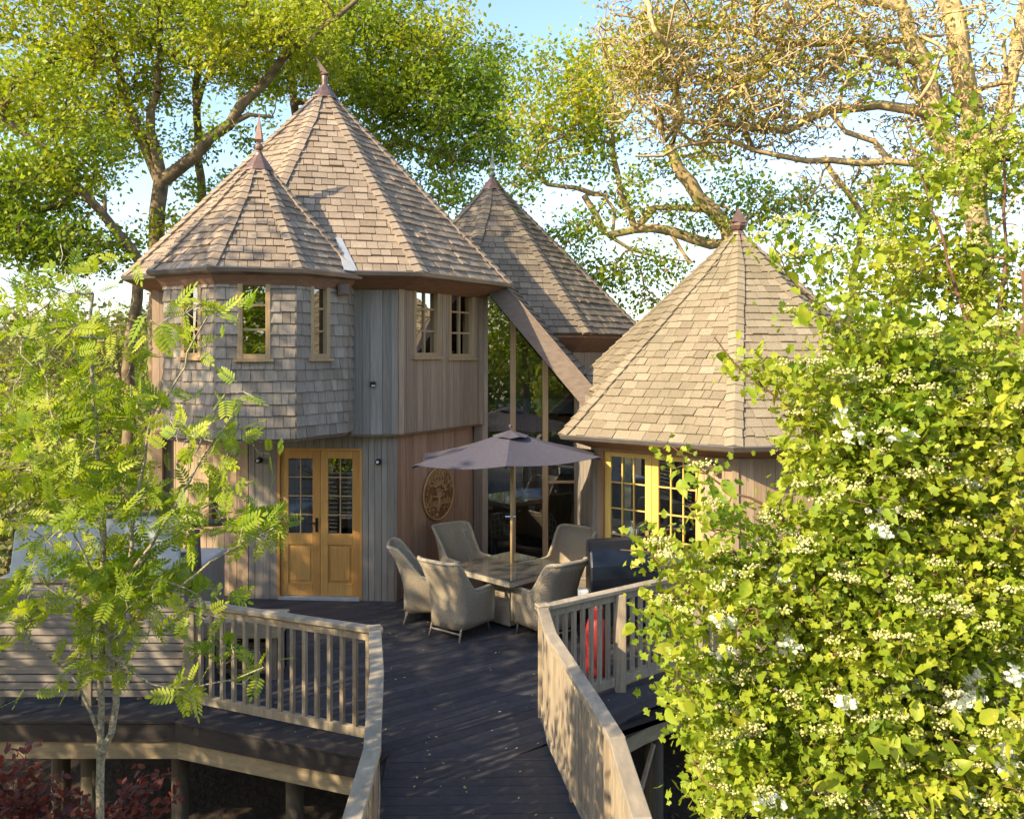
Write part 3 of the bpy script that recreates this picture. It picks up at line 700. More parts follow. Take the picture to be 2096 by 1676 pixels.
# ---- fittings on the walls
def wp(A, B, px, py, off=.03):
    uu = u_at(A, B, px); a, u, n, L = wall_frame(A, B); p = a+u*uu+n*off; return Vector((p.x, p.y, z_at(A, B, px, py))), u, n
def wall_lamp(A, B, px, py, label, mat, spot=False):
    p, u, n = wp(A, B, px, py, .03); n3 = Vector((n.x, n.y, 0)); r = root('wall_lamp', label, 'lamp', p, 'outdoor wall lamps')
    Mesh().tube([p-n3*.005, p+n3*.02], .045, 14).obj('back_plate', mat, r)
    if spot:
        Mesh().tube([p+n3*.02, p+n3*.09], .012, 8).obj('arm', mat, r)
        Mesh().tube([p+n3*.09+Vector((-.05,0,.05)), p+n3*.10+Vector((.02,0,-.05))], [.045, .05], 14).obj('lamp_head', mat, r)
        Mesh().tube([p+n3*.09+Vector((.06,0,.0)), p+n3*.10+Vector((.06,0,-.12))], [.03, .032], 12).obj('lamp_head', mat, r)
    else:
        Mesh().tube([p+n3*.02, p+n3*.07], [.036, .040], 14).obj('lamp_head', mat, r)
        Mesh().lathe(p+n3*.075, [(.004, -.02), (.020, -.012), (.022, .008), (.010, .02)], 12).obj('bulb', M['white'], r)
wall_lamp(L0, L1, 776, 944, 'small round black wall lamp right of the tower double doors', M['black'])
wall_lamp(L0, L1, 533, 941, 'small round wall lamp left of the tower double doors, by the leaves', M['black'])
wall_lamp(Pw[0], Pw[1], 1466, 951, 'copper twin-spot wall lamp right of the cabin doors', M['bronze'], True)
p, u, n = wp(T3, W1, 763, 786, .03); n3 = Vector((n.x, n.y, 0)); r = root('security_camera', 'little black camera fixed on silvered boards above the doors', 'camera', p)
Mesh().box(p+n3*.03, (.075, .06, .075)).obj('housing', M['black'], r, bevel=.008); Mesh().box(p+n3*.065+Vector((.005,0,-.02)), (.05, .012, .018)).obj('front_strip', M['white'], r)
p, u, n = wp(T[2], T3, 703, 593, .1) if False else (P(703, 593, 11.72), None, Vector((.3, -.95))); r = root('alarm_box', 'square brown box hung under the tower eaves beside the bay', 'alarm box', p)
Mesh().box(p, (.15, .12, .15), R(14)).obj('housing', M['fascia'], r, bevel=.01); Mesh().box(p+Vector((.02,-.064,0)), (.11, .012, .11), R(14)).obj('front_cover', M['rake'], r, bevel=.004)

# carved plaque
p, u, n = wp(L1, L2_, 892, 1009, .055); n3 = Vector((n.x, n.y, 0)); u3 = Vector((u.x, u.y, 0)); Z3 = Vector((0, 0, 1))
pr = root('tree_plaque', 'round carved wooden tree plaque hung on the orange cedar wall', 'wall plaque', p)
RP = .40; dm = Mesh(); n_s = 40
vs = [p-n3*.02+(u3*math.cos(2*math.pi*k/n_s)+Z3*math.sin(2*math.pi*k/n_s))*RP for k in range(n_s)]; vs += [v+n3*.018 for v in vs]
dm.add(vs, [tuple(range(n_s))[::-1], tuple(range(n_s, 2*n_s))]+[(k, (k+1) % n_s, n_s+(k+1) % n_s, n_s+k) for k in range(n_s)])
M['carve_bg'] = wood('carved_ground', [(.22,.105,.04),(.26,.125,.05)], grain=.4, stain=.3, stain_col=(.14,.07,.03)); M['carve'] = wood('carved_relief', [(.52,.29,.12),(.58,.34,.15)], grain=.25, stain=.2, stain_col=(.35,.18,.08))
dm.obj('disc', M['carve_bg'], pr)
rim = Mesh(); pts = [p+n3*.005+(u3*math.cos(2*math.pi*k/n_s)+Z3*math.sin(2*math.pi*k/n_s))*RP*.985 for k in range(n_s+1)]; rim.tube(pts, .013, 6, False); rim.obj('rim', M['carve'], pr)
cv = Mesh(); rnd = random.Random(5)
def carve(x, y, ang, ln, rad, depth):
    pts = []; a = ang
    for i in range(5):
        if math.hypot(x, y) > RP-.02: break
        pts.append(p+n3*.006+u3*x+Z3*y); x += math.cos(a)*ln/4; y += math.sin(a)*ln/4; a += rnd.uniform(-.35, .35)
    if len(pts) > 1: cv.tube(pts, [rad*(1-.12*i) for i in range(len(pts))], 5)
    if depth > 0 and len(pts) == 5:
        for da in ((-.5, .45) if depth % 2 else (-.75, .1, .7)): carve(x, y, a+da+rnd.uniform(-.15, .15), ln*.72, rad*.72, depth-1)
for a0_ in (.15, .5, .85, 1.15, 1.4, 1.7, 2.0, 2.35, 2.65, 3.0): carve(0, -.06, a0_, .15, .012, 4)
for a0_ in (-.25, -.7, -1.2, -1.9, -2.4, -2.9): carve(0, -.17, a0_, .11, .010, 2)
cv.tube([p+n3*.008+Z3*-.2, p+n3*.008+Z3*-.02], [.026, .018], 8)
for k in range(22): cv.tube([p+n3*.005+u3*(-.33+.03*k)+Z3*-.10, p+n3*.005+u3*(-.33+.03*k+rnd.uniform(-.01,.01))+Z3*-.17], .006, 4)
cv.tube([p+n3*.006+u3*-.36+Z3*-.18, p+n3*.006+Z3*-.165, p+n3*.006+u3*.36+Z3*-.18], .007, 5)
cv.obj('carved_tree', M['carve'], pr, kind='stuff')
# ------------------------------------------------------------------ deck, rails
# deck outline seen from above
K1 = (-1.24, 7.96); K2 = (.30, 8.65)
deck_poly = [(-6.5, 8.55), (-3.22, 8.55), (-1.05, 7.70), (-.97, 5.56), (-.93, 4.6), (-.98, 3.0), (-1.1, -1.5), (1.0, -1.5), (.80, 3.0), (.76, 4.7), (.76, 5.73), (.67, 6.34), (.44, 7.70), (.62, 8.22), (1.30, 8.95), (2.2, 9.75), (4.8, 10.2), (4.8, 12.5), (2.5, 13.0), (.3, 15.0), (-2, 14.2), (-5, 15), (-6.5, 15)]
# concave outline: walkway and patio as two convex-ish halves
patio = [(-6.5, 8.55), (-3.22, 8.55), (-1.10, 7.72), (.44, 7.72), (.70, 8.22), (1.30, 8.85), (2.2, 9.60), (4.8, 10.2), (4.8, 13.2), (1.5, 14.2), (-1, 14.9), (-6.5, 14.6)]
walkway = [(-1.10, 7.715), (-.98, 5.56), (-.95, 4.6), (-1.0, 3.0), (-1.1, -1.5), (1.05, -1.5), (.85, 3.0), (.78, 4.7), (.78, 5.73), (.69, 6.34), (.44, 7.715)]
deck = root('timber_deck', 'charcoal boarded patio and curved footbridge in front of the lodge', 'deck', (0, 8, 0))
def boards(poly, ang, w, z, th=.028, gap=.005):
    ca, sa = math.cos(ang), math.sin(ang); nx, ny = -sa, ca
    ds = [p[0]*nx+p[1]*ny for p in poly]; d = min(ds); out = []
    while d < max(ds):
        c = clip(clip(poly, (nx, ny), d+w-gap), (-nx, -ny), -(d+gap*0))
        if len(c) >= 3:
            m = Mesh(); zz = z+random.uniform(-.0012, .0012); m.prism(c, zz-th, zz); out.append((m.v, m.f, m.t[0]))
        d += w
    return out
its = boards(patio, R(35), .146, 0)
mm = []
def board_obj(its, nm):
    for v, f, t in its:
        m = Mesh(); m.add(v, f, t); m.obj('deck_board', M['deck'], deck)
board_obj(its, 'deck_board'); board_obj(boards(walkway, R(2), .146, 0), 'deck_board')
# edge boards, fascia and beams
edge = [(-6.5, 8.55), (-3.22, 8.55), (-1.10, 7.72)]
edge2 = [(.70, 8.22), (1.30, 8.85), (2.2, 9.60), (4.8, 10.2)]
def along(name, pts, w, h, z, off, mat):
    for a, b in zip(pts[:-1], pts[1:]):
        d = (V2(b)-V2(a)).normalized(); n = Vector((d.y, -d.x)); a2 = V2(a)+n*off; b2 = V2(b)+n*off
        Mesh().beam((a2.x, a2.y, z), (b2.x, b2.y, z), w, h).obj(name, M[mat], deck, bevel=.006)
for e in (edge, edge2):
    along('edge_board', e, .15, .034, .004, .03, 'deck_edge'); along('fascia_board', e, .03, .17, -.105, .075, 'deck_edge')
    along('beam', e, .07, .17, -.285, .02, 'beam')
wl = [(-1.10, 7.715), (-.98, 5.56), (-.95, 4.6), (-1.0, 3.0), (-1.1, -1.5)]; wr = [(1.05, -1.5), (.85, 3.0), (.78, 4.7), (.78, 5.73), (.69, 6.34), (.44, 7.72)]
for e in (wl, wr): along('fascia_board', e, .03, .17, -.10, .02, 'deck_edge'); along('beam', e, .06, .17, -.28, -.03, 'beam')
along('beam', [(-6.4, 10.0), (4.0, 11.2)], .08, .2, -.16, 0, 'board_dark')
along('joist', [(-6.4, 12.0), (4.0, 12.6)], .08, .2, -.16, 0, 'board_dark')
for i in range(16): along('joist', [(-6.2+.6*i, 8.9), (-6.1+.6*i, 14)], .05, .15, -.11, 0, 'board_dark')
for (x, y) in ((-4.62, 9.0), (-4.28, 8.95), (-3.35, 8.85), (-2.05, 8.35), (-3.2, 10.6), (-5.4, 10.6), (-.7, 6.8), (.6, 7.2), (1.5, 9.3), (2.9, 10.0), (-.7, 3.5), (.7, 4.0), (-1.2, 10.4), (.4, 10.6)):
    m = Mesh(); rr = random.uniform(.085, .10); m.tube([(x, y, -2.4), (x+random.uniform(-.02, .02), y, -.2)], rr, 12); m.obj('post', M['post_round'], deck, smooth=True)
Mesh().beam((1.45, 9.0, -.45), (.95, 8.35, -1.6), .03, .05).obj('brace', M['rail'], deck)

def balustrade(label, path, zt, spacing, group='weathered softwood balustrades', posts=(), flat=False, ztops=None, wtop=.11, lean=0, grp=True):
    r = root('balustrade', label, 'railing', (path[0][0], path[0][1], 0), group)
    for i, (a, b) in enumerate(zip(path[:-1], path[1:])):
        a, b = V2(a), V2(b); d = (b-a); L = d.length; d.normalize(); n = Vector((-d.y, d.x))
        ex = .035 if i else .05
        Mesh().beam((a.x-d.x*ex, a.y-d.y*ex, zt-.022), (b.x+d.x*.035, b.y+d.y*.035, zt-.022+.003*(i % 2)), wtop, .044).obj('handrail', M['rail_h'], r, bevel=.006)
        Mesh().beam((a.x, a.y, zt-.085), (b.x, b.y, zt-.085), .045, .075).obj('top_rail', M['rail'], r, bevel=.004)
        Mesh().beam((a.x, a.y, .10), (b.x, b.y, .10), .055, .085).obj('bottom_rail', M['rail'], r, bevel=.004)
        k = max(1, round(L/spacing))
        for j in range(k):
            q = a+d*((j+.5)*L/k); s = .04 if not flat else .05
            off = 0 if not flat else .0
            m = Mesh(); m.box((q.x+n.x*off, q.y+n.y*off, (zt+.02)/2+random.uniform(-.002, .002)), (s if not flat else .085, s if not flat else .028, zt-.17), math.atan2(d.y, d.x)+random.uniform(-.04, .04))
            m.obj('baluster', M['rail'], r, bevel=.003)
    Mesh().box((path[0][0], path[0][1], zt-.010), (.125, .125, .05), R(20)).obj('corner_cap', M['rail_h'], r, bevel=.006)
    for (x, y, s) in posts:
        Mesh().box((x, y, (zt-.05-.35)/2), (s, s, zt-.05+.35), random.uniform(-.05, .1)).obj('post', M['rail'], r, bevel=.006)
    return r
balustrade('balustrade of spaced square balusters left of the footbridge mouth', [(-3.17, 8.80), K1], 1.067, .143, posts=[(-3.22, 8.80, .11), (-1.22, 7.90, .09)])
balustrade('left footbridge balustrade running from the patio corner to the lens', [K1, (-1.06, 6.9), (-.885, 5.56), (-.855, 4.62), (-.90, 3.0), (-1.0, 1.6)], 1.06, .125, posts=[(-.90, 5.5, .09), (-.90, 3.0, .09)])
balustrade('right footbridge balustrade, curved, of close flat pickets', [K2, (.345, 7.83), (.47, 7.05), (.59, 6.34), (.68, 5.73), (.70, 4.7), (.78, 3.0), (.9, 1.6)], 1.06, .105, flat=True, posts=[(.30, 8.60, .09), (.50, 7.0, .085), (.66, 5.9, .085)])
balustrade('balustrade right of the footbridge in front of the covered barbecue', [K2, (1.14, 9.28), (2.10, 10.0), (3.6, 10.4)], 1.067, .115, posts=[(1.14, 9.25, .11), (2.1, 9.98, .11)])

# slatted screen panels
sl = root('slatted_screen', 'horizontal-slat timber screen of two panels behind the young rowan', 'screen', (-4.5, 8.85, 0))
for x0, x1 in ((-6.1, -4.35), (-4.22, -3.30)):
    nS = 15
    for j in range(nS):
        z = .12+j*.078; y = 8.86
        Mesh().box(((x0+x1)/2, y, z), (x1-x0, .025, .06), 0).obj('slat', M['slat'], sl, bevel=.003)
    for x in (x0+.05, (x0+x1)/2, x1-.05): Mesh().box((x, 8.895, .66), (.05, .04, 1.22)).obj('batten', M['board_dark'], sl)
for x in (-5.2, -4.285): Mesh().box((x, 8.90, .60), (.10, .10, 1.30)).obj('post', M['rail'], sl, bevel=.006)
Mesh().box((-5.2, 8.87, 1.262), (1.8, .11, .035)).obj('capping', M['rail_h'], sl, bevel=.004); Mesh().box((-3.75, 8.87, 1.262), (.98, .11, .035)).obj('capping', M['rail_h'], sl, bevel=.004)

# hot tub with its cover folded up, and the step rail
ht = root('hot_tub', 'pale hot tub with its grey cover folded upright behind the slatted screen', 'hot tub', (-4.9, 10.6, 0))
Mesh().box((-4.85, 10.7, .45), (2.1, 1.9, .9)).obj('cabinet', M['slat'], ht, bevel=.04)
Mesh().box((-4.85, 10.7, .93), (2.16, 1.96, .07)).obj('shell_rim', M['tub'], ht, bevel=.03)
c = Mesh(); a, b = P(22, 1072, 10.1), P(430, 1052, 10.1); c.add([(a.x, 10.05, .98), (b.x-.35, 10.05, .98), (b.x-.35, 10.18, b.z), (a.x+.08, 10.18, a.z), (a.x, 10.17, a.z-.1), (a.x, 10.12, .98), (b.x-.35, 10.12, .98), (b.x-.35, 10.25, b.z), (a.x+.08, 10.25, a.z), (a.x, 10.24, a.z-.1)],
    [(0,1,2,3,4), (9,8,7,6,5), (0,5,6,1), (1,6,7,2), (2,7,8,3), (3,8,9,4), (4,9,5,0)]); c.obj('cover', M['tub'], ht, bevel=.02)
Mesh().beam((-5.8, 10.2, a.z+.02), (-3.8, 10.2, b.z+.02), .09, .035).obj('cover_lifter', M['gutter'], ht)
st = root('step_rail', 'weathered log post with rails beside the tower, half hidden by rowan leaves', 'railing', (-3.7, 10.4, 0))
Mesh().tube([P(402, 1215, 10.2), P(398, 1085, 10.2)], [.07, .06], 10).obj('post', M['post_round'], st, smooth=True)
Mesh().tube([P(335, 1074, 10.2), P(505, 1066, 10.9)], .045, 10).obj('rail', M['post_round'], st, smooth=True)
Mesh().tube([P(335, 1110, 10.2), P(402, 1102, 10.2)], .035, 10).obj('rail', M['post_round'], st, smooth=True)
for k in range(4): Mesh().box(P(370, 1135+k*22, 10.25), (.38, .025, .06)).obj('slat', M['slat'], st)
lb = root('log_store', 'low pale planter box with dark logs seen through the left balusters', 'log store', (-2.9, 9.7, 0))
Mesh().box((-2.95, 9.75, .55), (.85, .5, .18)).obj('top_box', M['beam'], lb, bevel=.01)
for x in (-3.3, -2.6):
    for y in (9.58, 9.92): Mesh().box((x, y, .23), (.06, .06, .46)).obj('leg', M['rail'], lb)
Mesh().box((-2.95, 9.94, .23), (.8, .02, .44)).obj('back_board', M['black'], lb)
for k in range(6): Mesh().tube([(-3.22+.01*k, 9.62+.05*(k % 2), .06+.055*k), (-2.68, 9.64+.04*(k % 3), .07+.05*k)], .035, 8).obj('log', M['bark'], lb, smooth=True)

# ------------------------------------------------------------------ furniture
def hexdir(a): return Vector((math.cos(a), math.sin(a), 0))
def make_chair(label, loc, face):
    r = root('wicker_armchair', label, 'chair', (0, 0, 0), 'grey wicker armchairs round the dining table')
    # plan path in local axes, chair faces +y
    W, D = .29, .30; pts = []
    for t in np.linspace(0, 1, 9): pts.append((-W, D-(D+.16)*t, 0))
    for a in np.linspace(180, 270, 6)[1:]: pts.append((-W+.12+.12*math.cos(R(a)), -.16+.12*math.sin(R(a)), 1))
    for t in np.linspace(0, 1, 7)[1:-1]: pts.append((-W+.12+(2*W-.24)*t, -.28, 2))
    for a in np.linspace(270, 360, 6)[:-1]: pts.append((W-.12+.12*math.cos(R(a)), -.16+.12*math.sin(R(a)), 1))
    for t in np.linspace(0, 1, 9): pts.append((W, -.16+(D+.16)*t, 0))
    n = len(pts); zs = [.15, .30, .45, .60, .74, .88, 1.0]
    def top(x, y):
        s = min(1, max(0, (-.02-y)/.20)); s = s*s*(3-2*s)
        arm = .60+.03*max(0, -y)
        return arm*(1-s)+s*(1.0-.025*(abs(x)/W)**3*0+.0)
    m = Mesh(); vs = []; rows = 8
    for i, (x, y, k) in enumerate(pts):
        p0, p1 = pts[max(i-1, 0)], pts[min(i+1, n-1)]; tx, ty = p1[0]-p0[0], p1[1]-p0[1]; l = math.hypot(tx, ty); nx, ny = ty/l, -tx/l
        # outward is left of travel: path runs front-left -> back -> front-right, outward = (-)...
        ox, oy = -ny*0+(-nx), -ny
        if ox*x+oy*(y+.0) < 0: ox, oy = -ox, -oy
        zt = top(x, y)
        for j in range(rows):
            f = j/(rows-1); z = .15+(zt-.15)*f
            rake = max(0, z-.45)**1.3*.42
            yy = y-rake*(1 if y < .1 else max(0, (.3-y)/.2))
            flare = .03*max(0, (z-.8))/.2
            taper = 1-.10*max(0, .45-z)/.3
            for th in (.022, -.022):
                vs.append((x*taper+ox*(th+flare), yy*1.0+oy*(th+flare), z))
    def ID(i, j, s): return (i*rows+j)*2+s
    fs = []
    for i in range(n-1):
        for j in range(rows-1):
            fs.append((ID(i, j, 0), ID(i, j+1, 0), ID(i+1, j+1, 0), ID(i+1, j, 0))); fs.append((ID(i, j, 1), ID(i+1, j, 1), ID(i+1, j+1, 1), ID(i, j+1, 1)))
        fs.append((ID(i, rows-1, 0), ID(i, rows-1, 1), ID(i+1, rows-1, 1), ID(i+1, rows-1, 0))); fs.append((ID(i, 0, 1), ID(i, 0, 0), ID(i+1, 0, 0), ID(i+1, 0, 1)))
    for i in (0, n-1):
        for j in range(rows-1): fs.append((ID(i, j, 0), ID(i, j, 1), ID(i, j+1, 1), ID(i, j+1, 0)))
    m.add(vs, fs); m.obj('back_and_arms', M['wicker'], r, smooth=True)
    rim = [Vector(m.v[ID(i, rows-1, 0)]).lerp(Vector(m.v[ID(i, rows-1, 1)]), .5) for i in range(n)]
    rim = [Vector((rim[0].x, rim[0].y+.01, .17))]+[Vector((rim[0].x, rim[0].y+.012, .4))]+rim+[Vector((rim[-1].x, rim[-1].y+.012, .4)), Vector((rim[-1].x, rim[-1].y+.01, .17))]
    Mesh().tube(rim, .026, 8).obj('rim', M['wicker_rim'], r, smooth=True)
    Mesh().box((0, .02, .42), (2*W-.02, .56, .06)).obj('seat', M['wicker'], r, bevel=.015)
    Mesh().box((0, .285, .28), (2*W-.04, .03, .26)).obj('apron', M['wicker'], r, bevel=.008)
    for x in (-.23, .23):
        for y, dy in ((.25, .03), (-.20, -.10)):
            Mesh().tube([(x*1.0, y, .30), (x*1.1, y+dy, 0)], [.017, .012], 8).obj('leg', M['steel'] if y > 0 else M['wicker_rim'], r, smooth=True)
    Mesh().tube([(-.245, -.275, .10), (.245, -.275, .10)], .011, 8).obj('stretcher', M['wicker_rim'], r, smooth=True)
    r.location = loc; r.rotation_euler = (0, 0, face-math.pi/2)
    return r
def copy_tree(o, parent=None):
    c = o.copy(); COL.objects.link(c); c.parent = parent
    for ch in o.children: copy_tree(ch, c)
    return c
TB = Vector((-.03, 11.62, 0))
chair0 = make_chair('wicker armchair with its back to the footbridge, catching the sun patch', (-.66, 11.12, 0), R(52))
for lab, (x, y), f in (('wicker armchair nearest the right footbridge rail, back to the barbecue', (.43, 11.05), R(128)),
                    ('leftmost wicker armchair, side-on against the cedar wall', (-1.14, 11.78), R(5)),
                    ('wicker armchair at the back left of the table under the carved plaque', (-.66, 12.70), R(-52)),
                    ('wicker armchair at the back right of the table before the tall glass', (.72, 12.45), R(-125)),
                    ('half-hidden wicker armchair between the table and the covered barbecue', (1.02, 11.75), R(178))):
    c = copy_tree(chair0); c['label'] = lab; c.location = (x, y, 0); c.rotation_euler = (0, 0, f-math.pi/2)

tb = root('dining_table', 'square wicker dining table with a clear glass top under the parasol', 'table', (TB.x, TB.y, 0), rz=0)
M['table_glass'] = plain('table_glass_top', (.10,.095,.085), .04, 0, .1, 30, 0, .9)
def tbox(c, s, name, mat, bev=.008): Mesh().box((TB.x+c[0], TB.y+c[1], c[2]), s, R(45)).obj(name, mat, tb, bevel=bev)
tbox((0, 0, .735), (1.16, 1.16, .012), 'glass_top', M['table_glass'], .003)
tbox((0, 0, .69), (1.14, 1.14, .075), 'table_frame', M['wicker_rim']); tbox((0, 0, .35), (.5, .5, .62), 'pedestal', M['wicker'])

# parasol
cx, cyy = -.0, 11.75
um = root('parasol', 'slate blue garden parasol open over the dining table', 'parasol', (cx, cyy, 0))
rimv = [PZ(844, 955, 2.14), PZ(1035, 957, 2.14), PZ(1230, 938, 2.14), Vector((1.17, 12.55, 2.14)), Vector((.05, 12.95, 2.14)), Vector((-1.2, 12.1, 2.14))]
ap = Vector((cx-.02, cyy, 2.48))
cv = Mesh(); n = 6; vs = []; fs = []
Kq = 6
for i in range(n):
    a, b = rimv[i], rimv[(i+1) % n]; base = len(vs)
    for j in range(Kq+1):
        for k in range(Kq+1):
            t = j/Kq; s = k/Kq; q = ap.lerp(a.lerp(b, s), .06+.94*t); sag = -math.sin(math.pi*s)*.05*t-math.sin(math.pi*t)*.03
            inn = (ap-q); inn.z = 0
            vs.append(q+Vector((0, 0, sag+.02))+inn*(.03*math.sin(math.pi*s)*t))
    fs += [(base+j*(Kq+1)+k, base+(j+1)*(Kq+1)+k, base+(j+1)*(Kq+1)+k+1, base+j*(Kq+1)+k+1) for j in range(Kq) for k in range(Kq)]
cv.add(vs, fs, .5); co = cv.obj('canopy', M['canvas'], um, smooth=False); s_ = co.modifiers.new('s', 'SOLIDIFY'); s_.thickness = .004
vt = Mesh(); vs = [ap+Vector((0, 0, .035))]+[ap+Vector((.24*math.cos(k*math.pi/6), .24*math.sin(k*math.pi/6), -.045+.010*(-1)**k)) for k in range(12)]
vt.add(vs, [(0, 1+k, 1+(k+1) % 12) for k in range(12)]); vo = vt.obj('vent', M['canvas'], um); s_ = vo.modifiers.new('s', 'SOLIDIFY'); s_.thickness = .004
Mesh().lathe(ap+Vector((0, 0, .07)), [(.02, 0), (.025, .02), (.012, .04)], 10).obj('cap', M['canvas'], um)
for i in range(n):
    Mesh().tube([ap-Vector((0, 0, .06)), rimv[i]-Vector((0, 0, .012))], .011, 6).obj('rib', M['black'], um)
    q = ap.lerp(rimv[i], .45); Mesh().tube([Vector((cx, cyy, 2.1)), q-Vector((0, 0, .04))], .009, 6).obj('strut', M['black'], um)
Mesh().tube([(cx, cyy, .72), (cx, cyy, 2.46)], .024, 12).obj('pole', M['oak_pale'], um, smooth=True)
Mesh().lathe((cx, cyy, 2.04), [(.03, 0), (.045, .02), (.045, .08), (.03, .1)], 12).obj('hub', M['oak_pale'], um)
Mesh().tube([(cx-.09, cyy, 1.36), (cx+.05, cyy, 1.36)], .015, 8).obj('crank', M['steel'], um)

# covered barbecue
bb = P(1262, 1160, 10.75)
bq = root('covered_barbecue', 'barbecue under a dark navy cover behind the right balustrade', 'barbecue', (1.30, 10.75, 0))
bm = Mesh(); prof = [(-.31, .28), (-.33, .85), (-.31, 1.0), (-.20, 1.17), (.0, 1.235), (.22, 1.23), (.33, 1.12), (.36, .95), (.36, .28)]
vs = []; xs = [0, .03, .55, .95, .98]
for i, x in enumerate(xs):
    e = .96 if i in (0, len(xs)-1) else 1
    for (y, z) in prof: vs.append((.93+x, 10.75+y*e+.25*x, .28+(z-.28)*(e if x > 0 else .985)))
k = len(prof)
bm.add(vs, [(i*k+j, (i+1)*k+j, (i+1)*k+(j+1) % k, i*k+(j+1) % k) for i in range(len(xs)-1) for j in range(k)]+[tuple(range(k)), tuple(range((len(xs)-1)*k, len(xs)*k))[::-1]])
bm.obj('cover', M['cover'], bq, bevel=.02)
for x in (1.02, 1.8):
    for y in (10.6, 11.0): Mesh().box((x, y+.2*(x-1), .15), (.04, .04, .3)).obj('leg', M['black'], bq)
Mesh().box((.86, 10.62, .62), (.13, .12, .15)).obj('side_box', M['white'], bq, bevel=.01)
gb = root('gas_bottle', 'red gas bottle standing behind the right balustrade', 'gas bottle', (.98, 9.75, 0))
Mesh().lathe((.93, 9.70, 0), [(.09, 0), (.115, .03), (.12, .1), (.12, .5), (.10, .6), (.05, .65)], 20).obj('body', M['gas'], gb, smooth=True)
Mesh().lathe((.93, 9.70, .64), [(.075, 0), (.08, .10), (.07, .11)], 16).obj('collar', M['gas'], gb); Mesh().lathe((.93, 9.70, .68), [(.02, 0), (.02, .09)], 8).obj('valve', M['steel'], gb)
ll = root('side_table', 'low round log bench seen beyond the barbecue through leaves', 'bench', (1.95, 10.9, 0))
Mesh().tube([(1.75, 10.7, .98), (2.25, 10.95, .98)], .09, 14).obj('seat', M['gutter'], ll, smooth=True)
for x, y in ((1.85, 10.75), (2.15, 10.9)): Mesh().tube([(x, y, 0), (x, y, .93)], .05, 10).obj('leg', M['post_round'], ll, smooth=True)
lt = root('lantern', 'black lantern standing in front of the cabin doors', 'lantern', (1.83, 11.5, 0))
lp = Vector((1.70, 11.3, 0)); Mesh().lathe(lp, [(.14, 0), (.14, .02), (.02, .04), (.02, .98), (.12, 1.0), (.12, 1.02)], 12).obj('stand', M['black'], lt)
Mesh().box(lp+Vector((0, 0, 1.16)), (.15, .15, .26)).obj('glass_box', M['glass'], lt); Mesh().lathe(lp+Vector((0, 0, 1.29)), [(.14, 0), (.12, .02), (.05, .09), (.01, .10)], 4).obj('roof', M['black'], lt)
for a in (-1, 1):
    for b in (-1, 1): Mesh().box(lp+Vector((.075*a, .075*b, 1.16)), (.012, .012, .26)).obj('corner_bar', M['black'], lt)

# reflections in the tall glass, built as solid things inside the link
ck = root('reflected_grill', 'grill with a domed steel hood and knobs modelled solid for its reflection in the tall glass', 'grill', (.45, 14.9, 0))
c = Mesh(); hp = P(1085, 1003, 15.1)
prof = [(-.28, .98), (-.30, 1.1), (-.22, 1.27), (-.05, 1.34), (.15, 1.32), (.25, 1.2), (.25, .98)]; vs = []
for x in (-.28, .28): vs += [(hp.x+x, 15.1+y, z) for y, z in prof]
k = 7; c.add(vs, [(j, k+j, k+(j+1) % k, (j+1) % k) for j in range(k)]+[tuple(range(k)), tuple(range(k, 2*k))[::-1]]); c.obj('hood', M['steel'], ck, bevel=.02)
Mesh().box((hp.x, 14.95, .90), (.60, .3, .14)).obj('control_panel', M['black'], ck, bevel=.01); Mesh().tube([(hp.x-.2, 14.77, 1.08), (hp.x+.2, 14.77, 1.08)], .012, 8).obj('handle', M['steel'], ck)
for x in (-.18, 0, .18): Mesh().tube([(hp.x+x, 14.8, .90), (hp.x+x, 14.75, .90)], .032, 12).obj('knob', M['steel'], ck)
Mesh().box((hp.x, 15.05, .42), (.55, .45, .82)).obj('cabinet', M['black'], ck)
def reflected_chair(x, y, rz, label):  # solid chair standing in for a reflection in the glass
    r = root('reflected_metal_chair', label, 'chair', (0, 0, 0), 'white metal chairs modelled for reflections in the glass')
    for sx in (-.19, .19):
        Mesh().tube([(sx, -.17, .44), (sx*1.1, -.2, 0)], .011, 6).obj('leg', M['white'], r); Mesh().tube([(sx, .17, .44), (sx*1.1, .2, 0)], .011, 6).obj('leg', M['white'], r)
    Mesh().lathe((0, 0, .43), [(.21, 0), (.23, .01), (.21, .022)], 16).obj('seat', M['white'], r)
    b = Mesh(); b.tube([(-.19, .18, .44), (-.21, .21, .75), (-.10, .23, .88), (.10, .23, .88), (.21, .21, .75), (.19, .18, .44)], .012, 6)
    for i in range(5): b.tube([(-.13+.065*i, .19, .46), (-.10+.05*i+.03*math.sin(i*2), .21, .66), (-.13+.065*i, .225, .86)], .007, 5)
    for i in range(3): b.tube([(-.19, .205, .55+.1*i), (0, .205, .60+.1*i), (.19, .205, .55+.1*i)], .007, 5)
    b.obj('backrest', M['white'], r)
    r.location = (x, y, 0); r.rotation_euler = (0, 0, rz)
reflected_chair(-.12, 14.85, R(170), 'reflected white metal chair modelled behind the glass left of the grill')
reflected_chair(.80, 14.75, R(120), 'reflected white metal chair modelled behind the glass right of the grill')
